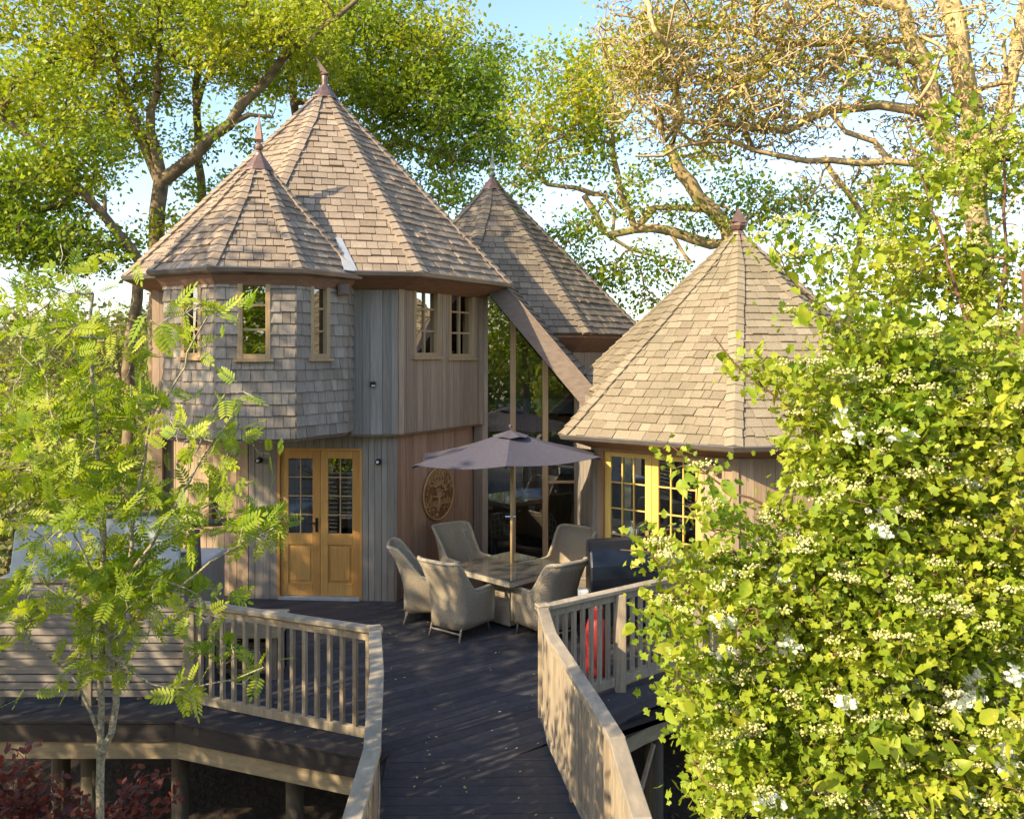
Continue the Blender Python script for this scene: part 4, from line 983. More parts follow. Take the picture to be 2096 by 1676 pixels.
# ------------------------------------------------------------------ ground
def terrain():
    xs = np.concatenate([np.linspace(-160, -12, 38), np.linspace(-11, 11, 56), np.linspace(12, 160, 38)]); ys = np.concatenate([np.linspace(-60, -2, 20), np.linspace(-1, 22, 60), np.linspace(23, 240, 50)])
    Xg, Yg = np.meshgrid(xs, ys)
    nz = np.sin(Xg*.9+Yg*.4)*.05+np.sin(Xg*.31-Yg*.53)*.12+np.sin(Xg*2.3+Yg*1.9)*.02
    Z = -1.75+nz+np.clip((Yg-8.6)/3.0, 0, 1)*.95  # bank added so the space under the deck stays dark
    Z = Z-np.clip((-Xg-7)/6, 0, 1)*np.clip((Yg-6)/5, 0, 1)*2.2                 # the valley drops away on the left
    Z = Z+np.clip((Yg-38)/60, 0, 1)**1.2*9.2*np.clip(1-(Xg+20)/150, .45, 1)      # and climbs to the hill beyond
    Z = Z+np.where(Yg > 95, -np.clip((Yg-95)/80, 0, 1)*2, 0)
    V = np.stack([Xg, Yg, Z], -1).reshape(-1, 3); ny, nx = Xg.shape
    idx = np.arange(ny*nx).reshape(ny, nx); Fq = np.stack([idx[:-1, :-1], idx[:-1, 1:], idx[1:, 1:], idx[1:, :-1]], -1).reshape(-1, 4)
    m, ntr, b = new_mat('shade_dark_mould_and_grass'); L = ntr.links.new
    tc = nd(ntr, 'ShaderNodeTexCoord'); sp = nd(ntr, 'ShaderNodeSeparateXYZ'); L(tc.outputs['Object'], sp.inputs[0])
    n1 = nd(ntr, 'ShaderNodeTexNoise', Scale=14.0, Detail=6.0); L(tc.outputs['Object'], n1.inputs['Vector'])
    ra_ = tone_ramp(ntr, [(0.012,0.008,0.006),(0.030,0.020,0.013),(0.07,0.045,0.028)]); L(n1.outputs[0], ra_.inputs[0])  # near-black leaf mould also carries the shade under the deck
    n2 = nd(ntr, 'ShaderNodeTexNoise', Scale=.6, Detail=5.0); L(tc.outputs['Object'], n2.inputs['Vector'])
    rb_ = tone_ramp(ntr, [(0.07,0.09,0.025),(0.16,0.14,0.05),(0.26,0.20,0.09)]); L(n2.outputs[0], rb_.inputs[0])
    mr = nd(ntr, 'ShaderNodeMapRange'); L(sp.outputs[1], mr.inputs[0]); mr.inputs[1].default_value = 19; mr.inputs[2].default_value = 24
    mx = nd(ntr, 'ShaderNodeMix', data_type='RGBA'); L(mr.outputs[0], mx.inputs[0]); L(ra_.outputs[0], mx.inputs[6]); L(rb_.outputs[0], mx.inputs[7])
    L(mx.outputs[2], b.inputs['Base Color']); b.inputs['Roughness'].default_value = .95
    bp = nd(ntr, 'ShaderNodeBump', Strength=.8, Distance=.03); L(n1.outputs[0], bp.inputs['Height']); L(bp.outputs[0], b.inputs['Normal'])
    link('ground', np_mesh('ground', V, Fq, smooth=True), m, kind='structure')
terrain()

# ------------------------------------------------------------------ leaves and branches in bulk
def rot_frames(n, rg, up=.6, sunb=.0):
    "random leaf frames: (x along the leaf, y across, z normal) with normals leaning up and to the light"
    nrm = rg.normal(size=(n, 3)); nrm /= np.linalg.norm(nrm, axis=1)[:, None]
    nrm = nrm+np.array([0, 0, up])+sunb*np.array(SUN)[None, :]; nrm /= np.linalg.norm(nrm, axis=1)[:, None]
    x = rg.normal(size=(n, 3)); x -= (x*nrm).sum(1)[:, None]*nrm; x /= np.linalg.norm(x, axis=1)[:, None]
    y = np.cross(nrm, x); return x, y, nrm
def scatter(tmpl, faces, pos, scale, frames, rg, tone=None):
    "copies of a small leaf template as arrays"
    x, y, z = frames; n = len(pos); T_ = np.asarray(tmpl, dtype=float); k = len(T_)
    sc = np.asarray(scale).reshape(-1, 1, 1)
    V = pos[:, None, :]+sc*(T_[None, :, 0, None]*x[:, None, :]+T_[None, :, 1, None]*y[:, None, :]+T_[None, :, 2, None]*z[:, None, :])
    Fc = (np.asarray(faces)[None]+(np.arange(n)*k)[:, None, None]).reshape(-1, np.asarray(faces).shape[1])
    if tone is None: tone = rg.random(n)
    return V.reshape(-1, 3), Fc, np.repeat(tone, k)
LEAF4 = ([(0,0,0), (.45,.30,.05), (1,0,-.04), (.45,-.30,.05)], [(0,1,2),(0,2,3)])                       # small far leaf
LEAF6 = ([(0,0,0),(.28,.24,.06),(.68,.22,.05),(1,0,-.08),(.68,-.22,.05),(.28,-.24,.06),(.5,0,-.01)], [(0,6,1),(1,6,2),(2,6,3),(3,6,4),(4,6,5),(5,6,0)])
OAK = ([(0,0,0),(.30,.20,.04),(.42,.10,.02),(.62,.28,.05),(.74,.12,.02),(1,0,-.05),(.74,-.12,.02),(.62,-.28,.05),(.42,-.10,.02),(.30,-.20,.04)], [(0,1,9),(1,2,8),(1,8,9),(2,3,7),(2,7,8),(3,4,6),(3,6,7),(4,5,6)])
LOBED = ([(0,0,0),(.15,.30,.04),(.42,.22,.03),(.50,.46,.06),(.72,.20,.03),(1,0,-.06),(.72,-.20,.03),(.50,-.46,.06),(.42,-.22,.03),(.15,-.30,.04),(.45,0,-.03)],
         [(0,10,1),(1,10,2),(2,10,3),(3,10,4),(4,10,5),(5,10,6),(6,10,7),(7,10,8),(8,10,9),(9,10,0)])
ROUND = ([(0,0,0),(.14,.20,.05),(.40,.31,.08),(.72,.20,.04),(1.05,0,-.14),(.72,-.20,.04),(.40,-.31,.08),(.14,-.20,.05),(.5,0,-.03)],
         [(0,8,1),(1,8,2),(2,8,3),(3,8,4),(4,8,5),(5,8,6),(6,8,7),(7,8,0)])
def pinnate(npair=6):
    v = []; f = []
    def lf(bx, by, bz, ang, ln, w):
        c, s = math.cos(ang), math.sin(ang); b = len(v)
        for (a, q, z) in ((0,0,0),(.28,w,.03),(.78,w*.85,.01),(1,0,-.05),(.78,-w*.85,.01),(.28,-w,.03)):
            v.append((bx+ln*(a*c-q*s), by+ln*(a*s+q*c), bz+ln*z))
        f.extend([(b, b+1, b+5), (b+1, b+2, b+4), (b+1, b+4, b+5), (b+2, b+3, b+4)])
    for i in range(npair):
        t = .18+.72*i/npair; ln = .34*(1-.35*abs(i/npair-.45)); z = -.16*t*t
        for s in (1, -1): lf(t, 0, z, s*R(66-4*i), ln, .155)
    lf(.9, 0, -.15, 0, .30, .2)
    b = len(v); v.extend([(0, .008, 0), (0, -.008, 0), (.92, .004, -.14), (.92, -.004, -.14)]); f.extend([(b, b+1, b+3), (b, b+3, b+2)])
    return v, f
PINN = pinnate()

class Tree:
    "a skeleton grown by tying every target to the nearest wood, then skinned"
    def __init__(s, seed): s.p = []; s.par = []; s.rg = np.random.default_rng(seed); s.minr = []
    def limb(s, pts, start=None, r=None, wig=.0, step=.35):
        "a hand-placed limb through the given points"
        prev = start; pts = [np.array(q, float) for q in pts]; ids = []
        if prev is None: s.p.append(pts[0]); s.par.append(-1); s.minr.append(0); prev = len(s.p)-1; ids.append(prev)
        for a, b in zip(pts[:-1], pts[1:]):
            n = max(1, int(np.linalg.norm(b-a)/step))
            for i in range(1, n+1):
                q = a+(b-a)*i/n+(s.rg.normal(size=3)*wig if i < n else 0)
                s.p.append(q); s.par.append(prev); s.minr.append(0); prev = len(s.p)-1; ids.append(prev)
        if r is not None:
            for k, i in enumerate(ids): s.minr[i] = r[0]+(r[1]-r[0])*k/max(1, len(ids)-1)
        return ids
    def grow(s, targets, nseg=5, wig=.06, droop=.0, order=True, maxd=None, curl=0.0):
        T_ = np.asarray(targets); P_ = np.array(s.p); tips = []
        if order:
            d = np.min(np.linalg.norm(T_[:, None, :]-P_[None, ::max(1, len(P_)//300), :], axis=2), axis=1); T_ = T_[np.argsort(d)]
        buf = np.zeros((len(P_)+len(T_)*nseg+10, 3)); buf[:len(P_)] = P_; n = len(P_)
        for t in T_:
            dd = ((buf[:n]-t)**2).sum(1); j = int(np.argmin(dd)); a = buf[j]; L = math.sqrt(dd[j])
            if maxd and L > maxd: continue
            if L < .02: continue
            k = max(2, min(nseg, int(L/.06)+1)); side = s.rg.normal(size=3)*L*(.12+curl); prev = j
            for i in range(1, k+1):
                f = i/k; q = a+(t-a)*f+side*math.sin(math.pi*f)+(s.rg.normal(size=3)*wig*L/k*1.2 if i < k else 0); q = q+np.array([0, 0, droop*math.sin(math.pi*f)*L])
                buf[n] = q; s.p.append(q); s.par.append(prev); s.minr.append(0); prev = n; n += 1
            tips.append(prev)
        return tips
    def radii(s, tip=.006, ex=2.4, maxr=None):
        n = len(s.p); acc = np.zeros(n); r = np.zeros(n); s.main = np.full(n, -1); best = np.zeros(n)
        for i in range(n-1, -1, -1):
            v = acc[i] if acc[i] > 0 else tip**ex
            r[i] = v**(1/ex); 
            if s.par[i] >= 0:
                acc[s.par[i]] += v
                if r[i] > best[s.par[i]]: best[s.par[i]] = r[i]; s.main[s.par[i]] = i
        m = np.array(s.minr); r = np.where(m > 0, np.maximum(m, np.minimum(r, m*1.3)), r)
        if maxr: r = np.minimum(r, maxr)
        s.r = r; return r
    def skin(s, sides=5, lo=None):
        P_ = np.array(s.p); par = np.array(s.par); e = np.where(par >= 0)[0]; a, b = P_[par[e]], P_[e]
        d = b-a; L = np.linalg.norm(d, axis=1); ok = L > 1e-5; e, a, b, d, L = e[ok], a[ok], b[ok], d[ok], L[ok]; d /= L[:, None]
        D = np.zeros_like(P_); D[e] = d
        def frame(dv):
            ref = np.where(np.abs(dv[:, 2:3]) > .95, np.array([[1., 0, 0]]), np.array([[0., 0, 1.]])); x = np.cross(dv, ref); x /= np.linalg.norm(x, axis=1)[:, None]+1e-9; return x, np.cross(dv, x)
        pd = D[par[e]]; cont = (s.main[par[e]] == e) & (np.linalg.norm(pd, axis=1) > .5)
        d0 = np.where(cont[:, None], pd, d); x0, y0 = frame(d0); x1, y1 = frame(d)
        flip = (np.abs(d0[:, 2]) > .95) != (np.abs(d[:, 2]) > .95); x0[flip], y0[flip] = x1[flip], y1[flip]
        r1 = s.r[e]; r0 = np.where(s.main[par[e]] == e, s.r[par[e]], np.minimum(s.r[par[e]], r1*1.25))
        an = 2*np.pi*np.arange(sides)/sides; c, sn = np.cos(an)[None, :, None], np.sin(an)[None, :, None]
        A = a[:, None]+(x0[:, None]*c+y0[:, None]*sn)*r0[:, None, None]; B = b[:, None]+(x1[:, None]*c+y1[:, None]*sn)*r1[:, None, None]
        V = np.concatenate([A, B], 1).reshape(-1, 3); k = np.arange(sides); k2 = (k+1) % sides
        q = np.stack([k, k2, k2+sides, k+sides], 1); Fq = (q[None]+(np.arange(len(e))*2*sides)[:, None, None]).reshape(-1, 4)
        return V, Fq
    def wood(s, parent, mat, sides=5, name='trunk', **kw):
        V, Fq = s.skin(sides); o0 = np.array(origin(parent)); me = np_mesh(name, V-o0, Fq, smooth=True); return link(name, me, mat, parent, **kw)

def blob_pts(blobs, rg, Y0, dep):
    "points inside rounded masses given by photo column, row, radii and count; dep = half depth in metres"
    out = []
    for bl in blobs:
        x, y, rx, ry, n = bl[:5]; yo = bl[5] if len(bl) > 5 else 0; dp = bl[6] if len(bl) > 6 else dep
        v = rg.normal(size=(n, 3)); v /= np.linalg.norm(v, axis=1)[:, None]; v *= rg.random((n, 1))**.42
        Yc = Y0+yo+v[:, 1]*dp; px = x+v[:, 0]*rx; py = y+v[:, 2]*ry
        Yp = (Y0+yo)  # sizes are taken at the middle distance so the mass is a real rounded volume
        out.append(np.stack([(px-CX)/F*Yp, Yc, H+(HZ-py)/F*Yp], 1))
    return np.concatenate(out)
def foliage(parent, pts, per, spread, size, tmpl, mat, rg, up=.6, sunb=.2, name='crown', aniso=(1, 1, .7), tonej=.5, single=0, single_name='leaf', sizej=.3, stuff=True):
    pts = np.asarray(pts); n = len(pts)*per; c = np.repeat(pts, per, 0); base = np.repeat(rg.random(len(pts)), per)
    off = rg.normal(size=(n, 3))*np.array(aniso)*spread; pos = c+off
    sc = size*(1+rg.uniform(-sizej, sizej, n)); fr = rot_frames(n, rg, up, sunb)
    tone = np.clip(base*(1-tonej)+rg.random(n)*tonej, 0, 1)
    o0 = np.array(origin(parent)); big = np.zeros(n, bool)
    if single:
        # nearest to the lens and inside the frame: objects of their own
        dist = np.linalg.norm(pos-np.array([0, 0, H]), axis=1); px = pos[:, 0]/np.maximum(pos[:, 1], .2)*F+CX; py = HZ-(pos[:, 2]-H)/np.maximum(pos[:, 1], .2)*F
        face = np.abs((fr[2]*(np.array([0, 0, H])-pos)).sum(1))/dist
        score = sc*face/dist; score[(px < 5) | (px > 2090) | (py < 5) | (py > 1670)] = 0
        big[np.argsort(-score)[:single]] = True
    k = ~big
    V, Fc, t = scatter(tmpl[0], tmpl[1], pos[k]-o0, sc[k], tuple(f[k] for f in fr), rg, tone[k])
    link(name, np_mesh(name, V, Fc, t), mat, parent, kind='stuff' if stuff else None)
    if single:
        variants = []
        for q in range(6):
            Vv = np.array(tmpl[0], float); Vv[:, 2] += .06*np.sin(Vv[:, 0]*3+q)*(.3+.2*q)*.5
            variants.append(np_mesh(single_name, Vv, np.array(tmpl[1]), np.full(len(Vv), (q+.5)/6)))
            variants[-1].materials.append(mat)
        for i in np.where(big)[0]:
            o = bpy.data.objects.new(single_name, variants[min(5, int(tone[i]*6))]); COL.objects.link(o); o.parent = parent
            x, y, z = (Vector(f[i]) for f in fr); mt = Matrix((x, y, z)).transposed().to_4x4(); mt = Matrix.Translation(Vector(pos[i]-o0)) @ mt @ Matrix.Scale(sc[i], 4)
            o.matrix_local = mt
    return pos

def px3(lst, Y): return [P(x, y, Y+(z if False else 0)) if False else P(x, y, Y) for x, y in lst]
def pl(lst, Y): return [tuple(P(q[0], q[1], Y+(q[2] if len(q) > 2 else 0))) for q in lst]

# ---- left oaks
def oak(label, Y, limbs, blobs, mats, seed, per=16, leaf=.13, spread=.26, dep=2.2, bark='bark', tip=.012, group='oaks behind the lodge', density=1.0, curl=.05, sides=6, ground=None, tmpl=LEAF4, crownname='crown', extra=None, arcs=0):
    rg = np.random.default_rng(seed); t = Tree(seed); ids = []
    first = limbs[0]; base = P(first[0][0][0], first[0][0][1], Y)
    gz = -2.0 if ground is None else ground
    r = root('oak_tree', label, 'tree', (base.x, base.y, gz), group)
    p0 = pl(first[0], Y); ids.append(t.limb([(p0[0][0], p0[0][1], gz)]+p0, r=first[1], wig=.03))
    for lst, rr in limbs[1:]:
        q = pl(lst, Y); a = np.array(q[0]); P_ = np.array(t.p); j = int(np.argmin(((P_-a)**2).sum(1)))
        ids.append(t.limb([tuple(P_[j])]+q[1:], start=j, r=rr, wig=.04))
    tg = blob_pts(blobs, rg, Y, dep)
    if arcs: t.grow(rg.permutation(tg)[:arcs], nseg=14, wig=.12, order=False, curl=.16, droop=.06)
    tips = t.grow(tg, nseg=6, wig=.12 if arcs else .25, curl=curl); t.radii(tip=tip); t.wood(r, M[bark], sides)
    tp = np.array(t.p)[tips]
    if per:
        half = rg.random(len(tp)) < .55 if len(mats) > 1 else np.ones(len(tp), bool)
        # higher tips take the first leaf colour, lower tips the second
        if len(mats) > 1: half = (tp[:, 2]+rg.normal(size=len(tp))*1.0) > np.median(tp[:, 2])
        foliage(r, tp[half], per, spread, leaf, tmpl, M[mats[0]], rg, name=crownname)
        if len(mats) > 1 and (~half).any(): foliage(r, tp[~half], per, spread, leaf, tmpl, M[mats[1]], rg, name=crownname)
    return r, t, tp

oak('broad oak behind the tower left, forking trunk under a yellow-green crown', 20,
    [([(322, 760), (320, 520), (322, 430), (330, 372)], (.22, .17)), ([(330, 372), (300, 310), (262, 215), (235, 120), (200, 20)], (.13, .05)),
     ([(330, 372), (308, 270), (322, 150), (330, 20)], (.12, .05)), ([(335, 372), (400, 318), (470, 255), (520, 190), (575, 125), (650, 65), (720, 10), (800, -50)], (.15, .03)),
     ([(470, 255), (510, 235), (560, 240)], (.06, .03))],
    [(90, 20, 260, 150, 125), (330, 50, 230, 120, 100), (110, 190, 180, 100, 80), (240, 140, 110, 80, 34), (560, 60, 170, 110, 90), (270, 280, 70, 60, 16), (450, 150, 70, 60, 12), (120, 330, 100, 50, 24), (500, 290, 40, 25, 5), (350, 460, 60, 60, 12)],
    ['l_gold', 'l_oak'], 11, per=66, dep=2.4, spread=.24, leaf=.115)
oak('upright oak with a straight trunk seen against the sky left of the small spire', 22.5,
    [([(418, 760), (415, 420), (405, 300), (400, 180), (412, 60), (420, -40)], (.17, .08)), ([(405, 200), (440, 120), (490, 60)], (.06, .03))],
    [(420, 30, 130, 110, 55), (400, 330, 60, 70, 14), (470, 420, 50, 50, 9), (330, 170, 50, 60, 12), (600, 130, 120, 80, 40)], ['l_oak', 'l_oak2'], 12, per=56, dep=2, spread=.22, leaf=.12)
oak('dark leaning oak at the far left, its limbs sloping over the rowan', 17,
    [([(262, 760), (285, 535), (235, 470), (165, 390), (90, 300), (20, 250), (-60, 200)], (.17, .06)), ([(165, 390), (120, 420), (40, 430), (-40, 400)], (.07, .03)), ([(285, 535), (215, 445), (215, 400)], (.06, .03))],
    [(40, 200, 130, 70, 45), (60, 370, 150, 80, 80), (110, 500, 160, 60, 70), (0, 470, 90, 70, 36), (190, 300, 70, 50, 18)], ['l_oak', 'l_oak2'], 13, per=60, dep=1.8, leaf=.115)
oak('dense green oak crown spreading behind the tall tower spire', 25,
    [([(610, 700), (605, 480), (612, 300), (600, 180), (590, 60)], (.22, .10)), ([(605, 340), (720, 320), (830, 290), (930, 330), (1000, 340)], (.10, .03)),
     ([(612, 240), (720, 180), (840, 130), (930, 90)], (.11, .04)), ([(720, 320), (820, 360), (880, 400), (950, 430)], (.06, .02)), ([(600, 200), (660, 215), (760, 205)], (.08, .03))],
    [(640, 40, 150, 90, 70), (780, 80, 200, 120, 130), (930, 150, 130, 110, 80), (850, 240, 170, 90, 85), (760, 210, 90, 60, 30), (960, 290, 90, 60, 24), (1010, 220, 70, 120, 34), (900, 350, 80, 35, 14), (940, 410, 60, 30, 7), (560, 200, 60, 60, 14), (1020, 330, 50, 50, 8)],
    ['l_oak', 'l_oak2'], 14, per=72, dep=3.0, spread=.30, leaf=.14)
oak('spreading oak with crooked limbs behind the garden cabin roof', 19,
    [([(1560, 760), (1520, 560), (1488, 465), (1430, 405), (1390, 350)], (.27, .15)), ([(1390, 350), (1372, 300), (1395, 245), (1385, 190), (1350, 120)], (.11, .04)),
     ([(1488, 500), (1420, 490), (1370, 472), (1300, 470), (1245, 482), (1220, 440), (1195, 400)], (.13, .07)), ([(1215, 430), (1245, 400), (1180, 385), (1120, 378), (1070, 330)], (.07, .03)),
     ([(1300, 470), (1270, 400), (1255, 320), (1250, 240)], (.07, .03)), ([(1310, 455), (1340, 425), (1400, 425), (1430, 430)], (.09, .07)), ([(1195, 400), (1230, 395), (1258, 430), (1255, 470)], (.05, .04)),
     ([(1380, 480), (1400, 520), (1415, 540)], (.04, .05)), ([(1245, 482), (1290, 510), (1360, 530), (1410, 535)], (.03, .02))],
    [(1150, 200, 110, 90, 75), (1210, 260, 90, 60, 36), (1090, 300, 60, 70, 22), (1050, 390, 50, 30, 10), (1180, 470, 55, 40, 16), (1230, 560, 70, 50, 18), (1330, 560, 80, 50, 18), (1290, 400, 60, 50, 14), (1420, 450, 80, 35, 10), (1260, 130, 90, 70, 26), (1400, 330, 90, 50, 12), (1530, 400, 90, 50, 20), (1340, 610, 60, 20, 6), (1180, 350, 60, 30, 9), (1620, 420, 80, 50, 20), (1480, 300, 60, 60, 8)],
    ['l_gold', 'l_oak2'], 15, per=46, dep=1.8, leaf=.11, bark='bark_pale', curl=.22, tip=.011)
# the twiggy, nearly leafless tree at the top right
rg = np.random.default_rng(31)
rt, tt, tp = oak('tall bare-twigged tree at the top right with ivy-clad tan trunks', 15,
    [([(2000, 760), (2005, 480), (1990, 280), (1965, 120), (1940, -60)], (.26, .20)), ([(1995, 400), (1920, 280), (1890, 130), (1850, 20), (1780, -60)], (.17, .12)),
     ([(1905, 215), (1800, 215), (1700, 225), (1610, 270), (1500, 255), (1400, 250), (1300, 200)], (.07, .02)), ([(1990, 450), (1900, 340), (1820, 330), (1700, 328), (1600, 320), (1500, 290), (1390, 300), (1300, 320)], (.08, .02)),
     ([(1890, 130), (1760, 80), (1640, 90), (1500, 60), (1350, 50), (1260, 30)], (.08, .02)), ([(2000, 350), (2060, 200), (2090, 60), (2130, -60)], (.16, .10)), ([(1850, 20), (1760, 0), (1680, -20), (1500, -40)], (.10, .03)),
     ([(1820, 330), (1790, 290), (1730, 270), (1700, 230)], (.05, .05))],
    [(1420, 60, 220, 120, 800), (1600, 130, 220, 140, 1000), (1400, 200, 180, 90, 560), (1750, 60, 150, 110, 420), (1560, 260, 190, 60, 360), (1330, 120, 100, 70, 300), (1960, 150, 150, 240, 700), (2070, 300, 110, 200, 240), (1850, 330, 90, 120, 110), (1700, 380, 90, 60, 34)],
    ['l_twig'], 16, per=3, leaf=.085, spread=.16, arcs=420, dep=1.8, bark='bark_tan', curl=.20, tip=.0080, group='trees at the top right', sides=4, crownname='crown')
rg = np.random.default_rng(33)
foliage(rt, blob_pts([(1300, 110, 90, 60, 26), (1450, 60, 120, 60, 40), (1620, 60, 100, 60, 26), (1740, 110, 60, 50, 14), (1500, 180, 120, 50, 20)], rg, 15, 1.5), 16, .2, .11, OAK, M['l_gold'], rg, name='crown')
# foreground-right ivied trunks as one more tree
oak('slender pale tree with yellow leaf tufts right of the cabin roof', 18.5,
    [([(1735, 760), (1745, 560), (1770, 450), (1740, 400), (1700, 350), (1685, 320)], (.12, .06)), ([(1765, 470), (1800, 400), (1790, 330)], (.05, .03)), ([(1700, 620), (1640, 640), (1690, 600)], (.03, .03))],
    [(1650, 530, 70, 50, 14), (1740, 470, 80, 60, 22), (1800, 400, 80, 90, 24), (1560, 470, 60, 40, 10), (1850, 520, 80, 90, 30), (1700, 590, 70, 40, 12)],
    ['l_bush'], 17, per=12, leaf=.13, spread=.2, dep=1.0, bark='bark_tan', curl=.2, tip=.007, group='trees at the top right', tmpl=LEAF6)

# ---- woods in the valley on the left: trees one by one, then undergrowth as a mass
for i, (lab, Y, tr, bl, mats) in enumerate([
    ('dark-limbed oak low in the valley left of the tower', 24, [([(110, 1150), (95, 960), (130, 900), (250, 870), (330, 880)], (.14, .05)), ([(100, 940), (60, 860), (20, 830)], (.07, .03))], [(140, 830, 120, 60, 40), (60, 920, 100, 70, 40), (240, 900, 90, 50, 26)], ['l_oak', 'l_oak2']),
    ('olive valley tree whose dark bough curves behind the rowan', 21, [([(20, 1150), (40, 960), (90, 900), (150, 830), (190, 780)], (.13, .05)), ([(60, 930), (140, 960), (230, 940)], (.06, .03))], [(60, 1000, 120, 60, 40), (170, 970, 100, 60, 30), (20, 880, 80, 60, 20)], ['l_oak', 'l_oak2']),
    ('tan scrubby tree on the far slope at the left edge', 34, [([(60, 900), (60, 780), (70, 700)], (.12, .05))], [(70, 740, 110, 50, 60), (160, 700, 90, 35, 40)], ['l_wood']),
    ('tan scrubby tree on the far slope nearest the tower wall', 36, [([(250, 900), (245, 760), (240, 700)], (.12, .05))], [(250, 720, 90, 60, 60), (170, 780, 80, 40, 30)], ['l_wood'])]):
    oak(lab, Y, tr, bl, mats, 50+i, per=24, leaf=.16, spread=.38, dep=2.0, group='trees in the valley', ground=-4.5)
rg = np.random.default_rng(40); h = bpy.data.objects
def mass(name, label, cat, region, n, per, size, spread, mat, rg, group=None, tm=LEAF4):
    "undergrowth covering a slope; region = x0,x1,y0,y1 and a function for its top height"
    x0, x1, y0, y1, fz, th = region; xs = rg.uniform(x0, x1, n); ys = rg.uniform(y0, y1, n); zs = fz(xs, ys)-rg.random(n)*th
    pts = np.stack([xs, ys, zs], 1); c = np.repeat(pts, per, 0); m_ = len(c); pos = c+rg.normal(size=(m_, 3))*spread
    V, Fc, t = scatter(tm[0], tm[1], pos, size*rg.uniform(.7, 1.3, m_), rot_frames(m_, rg, .5, .3), rg, np.clip(np.repeat(rg.random(n), per)*.6+rg.random(m_)*.4, 0, 1))
    o = link(name, np_mesh(name, V, Fc, t), M[mat], kind='stuff', label=label, cat=cat)
mass('valley_undergrowth', 'tangled green undergrowth filling the valley left of the tower', 'undergrowth', (-22, -5.5, 15.5, 30, lambda x, y: .6+.07*(y-15)+.5*np.sin(x*.9)+.35*np.sin(y*1.3+x), 3.0), 900, 34, .20, .40, 'l_wood', rg)
mass('hillside_woodland', 'sunlit tan and olive woodland covering the far hillside', 'woodland', (-75, 60, 45, 100, lambda x, y: -1.0+np.clip((y-38)/60, 0, 1)**1.2*9.2*np.clip(1-(x+20)/150, .45, 1)+.9*np.sin(x*.5)+.7*np.sin(y*.7+x*.3), 2.0), 2600, 14, .75, 1.0, 'l_wood', rg)

# ---- unseen trees behind and beside the lens, plus two shrubs added for shade (they shade the patio and show in the glass)
def side_tree(label, x, y, hgt, rad, seed, n=260, per=22, mat='l_oak', base=-1.8, low=.25, leaf=.16, spread=.32):
    rg = np.random.default_rng(seed); t = Tree(seed); r = root('oak_tree', label, 'tree', (x, y, base), 'trees around the approach')
    t.limb([(x, y, base), (x+.2, y, base+hgt*.35), (x-.2, y+.1, base+hgt*.7)], r=(.25, .12), wig=.05)
    v = rg.normal(size=(n, 3)); v /= np.linalg.norm(v, axis=1)[:, None]; v *= rg.random((n, 1))**.4
    tg = np.array([x, y, base+hgt*(low+1)/2])+v*np.array([rad, rad, hgt*(1-low)/2])
    tips = t.grow(tg, nseg=5, wig=.2); t.radii(tip=.012); t.wood(r, M['bark'], 5); foliage(r, np.array(t.p)[tips], per, spread, leaf, LEAF4, M[mat], rg)
side_tree('leafy tree beyond the left edge whose shade falls on the patio', -10.9, 5.7, 12.9, 2.0, 71, n=420, per=26, low=.12)
side_tree('second leafy tree beyond the left edge', -7.7, 4.1, 9.6, 1.9, 72, n=330, per=24, low=.12)
side_tree('tree standing behind the photographer to the right', 7.5, -9, 11, 4.5, 73, n=220, per=18, leaf=.25, spread=.5)
side_tree('tree standing behind the photographer to the left', 0.5, -17, 13, 5.5, 74, n=420, per=26, leaf=.25, spread=.5)
side_tree('tree at the far right of the garden', 13, 2, 10, 3.5, 75, n=150, per=18, leaf=.22, spread=.45)
side_tree('low leafy shrub added beyond the left edge to shade the footbridge', -4.1, 2.7, 5.8, 1.3, 77, n=380, per=18, low=.25, leaf=.11, spread=.2)  # unseen shrub added to shade the footbridge boards
side_tree('leafy shrub added for shade beyond the left edge beside the low one', -4.95, 3.8, 6.2, 1.2, 79, n=320, per=18, low=.25, leaf=.11, spread=.2)  # second unseen shrub added to close a gap in that shade
side_tree('very tall slim tree beyond the left edge shading the rear roof', -10.5, 10.0, 17.6, 1.4, 78, n=150, per=18, low=.74)
side_tree('tall tree standing far behind the photographer', -9, -20, 11, 5, 76, n=200, per=18, leaf=.3, spread=.55)

mass('hedge_bank', 'tall green hedge bank behind the photographer', 'hedge', (-30, 30, -30, -22, lambda x, y: 5.2+.9*np.sin(x*.4), 7.0), 1500, 20, .5, .7, 'l_oak2', rg)

# ---- young rowan at the left
rg = np.random.default_rng(81); YR = 4.5
rw = root('rowan_tree', 'young multi-stemmed rowan with feathery lime leaves in front of the slatted screen', 'tree', tuple(P(207, 1676, YR)*1.0) if False else (P(205, 1600, YR).x, YR, -1.75))
t = Tree(81)
b = P(205, 1600, YR)
ids = t.limb([(b.x-.01, YR, -1.75)]+pl([(205, 1676), (206, 1560), (206, 1500), (208, 1440), (204, 1380), (208, 1250), (213, 1100), (200, 950), (190, 800), (186, 700), (190, 600)], YR), r=(.033, .008), wig=.004, step=.1)
def sub(lst, rr, yo=0):
    q = pl(lst, YR+yo); a = np.array(q[0]); P_ = np.array(t.p); j = int(np.argmin(((P_-a)**2).sum(1))); t.limb([tuple(P_[j])]+q[1:], start=j, r=rr, wig=.006, step=.08)
sub([(214, 1560), (228, 1500), (238, 1440), (236, 1390), (246, 1290), (262, 1180), (275, 1050), (300, 900), (330, 780)], (.018, .005), -.02)
sub([(236, 1420), (222, 1340), (214, 1240), (170, 1130), (130, 1050)], (.012, .004), -.1)
sub([(200, 1520), (186, 1460), (160, 1400), (110, 1350), (60, 1310), (20, 1230)], (.010, .003))
sub([(246, 1300), (300, 1250), (370, 1200), (430, 1150), (500, 1110), (560, 1080)], (.010, .003), -.1)
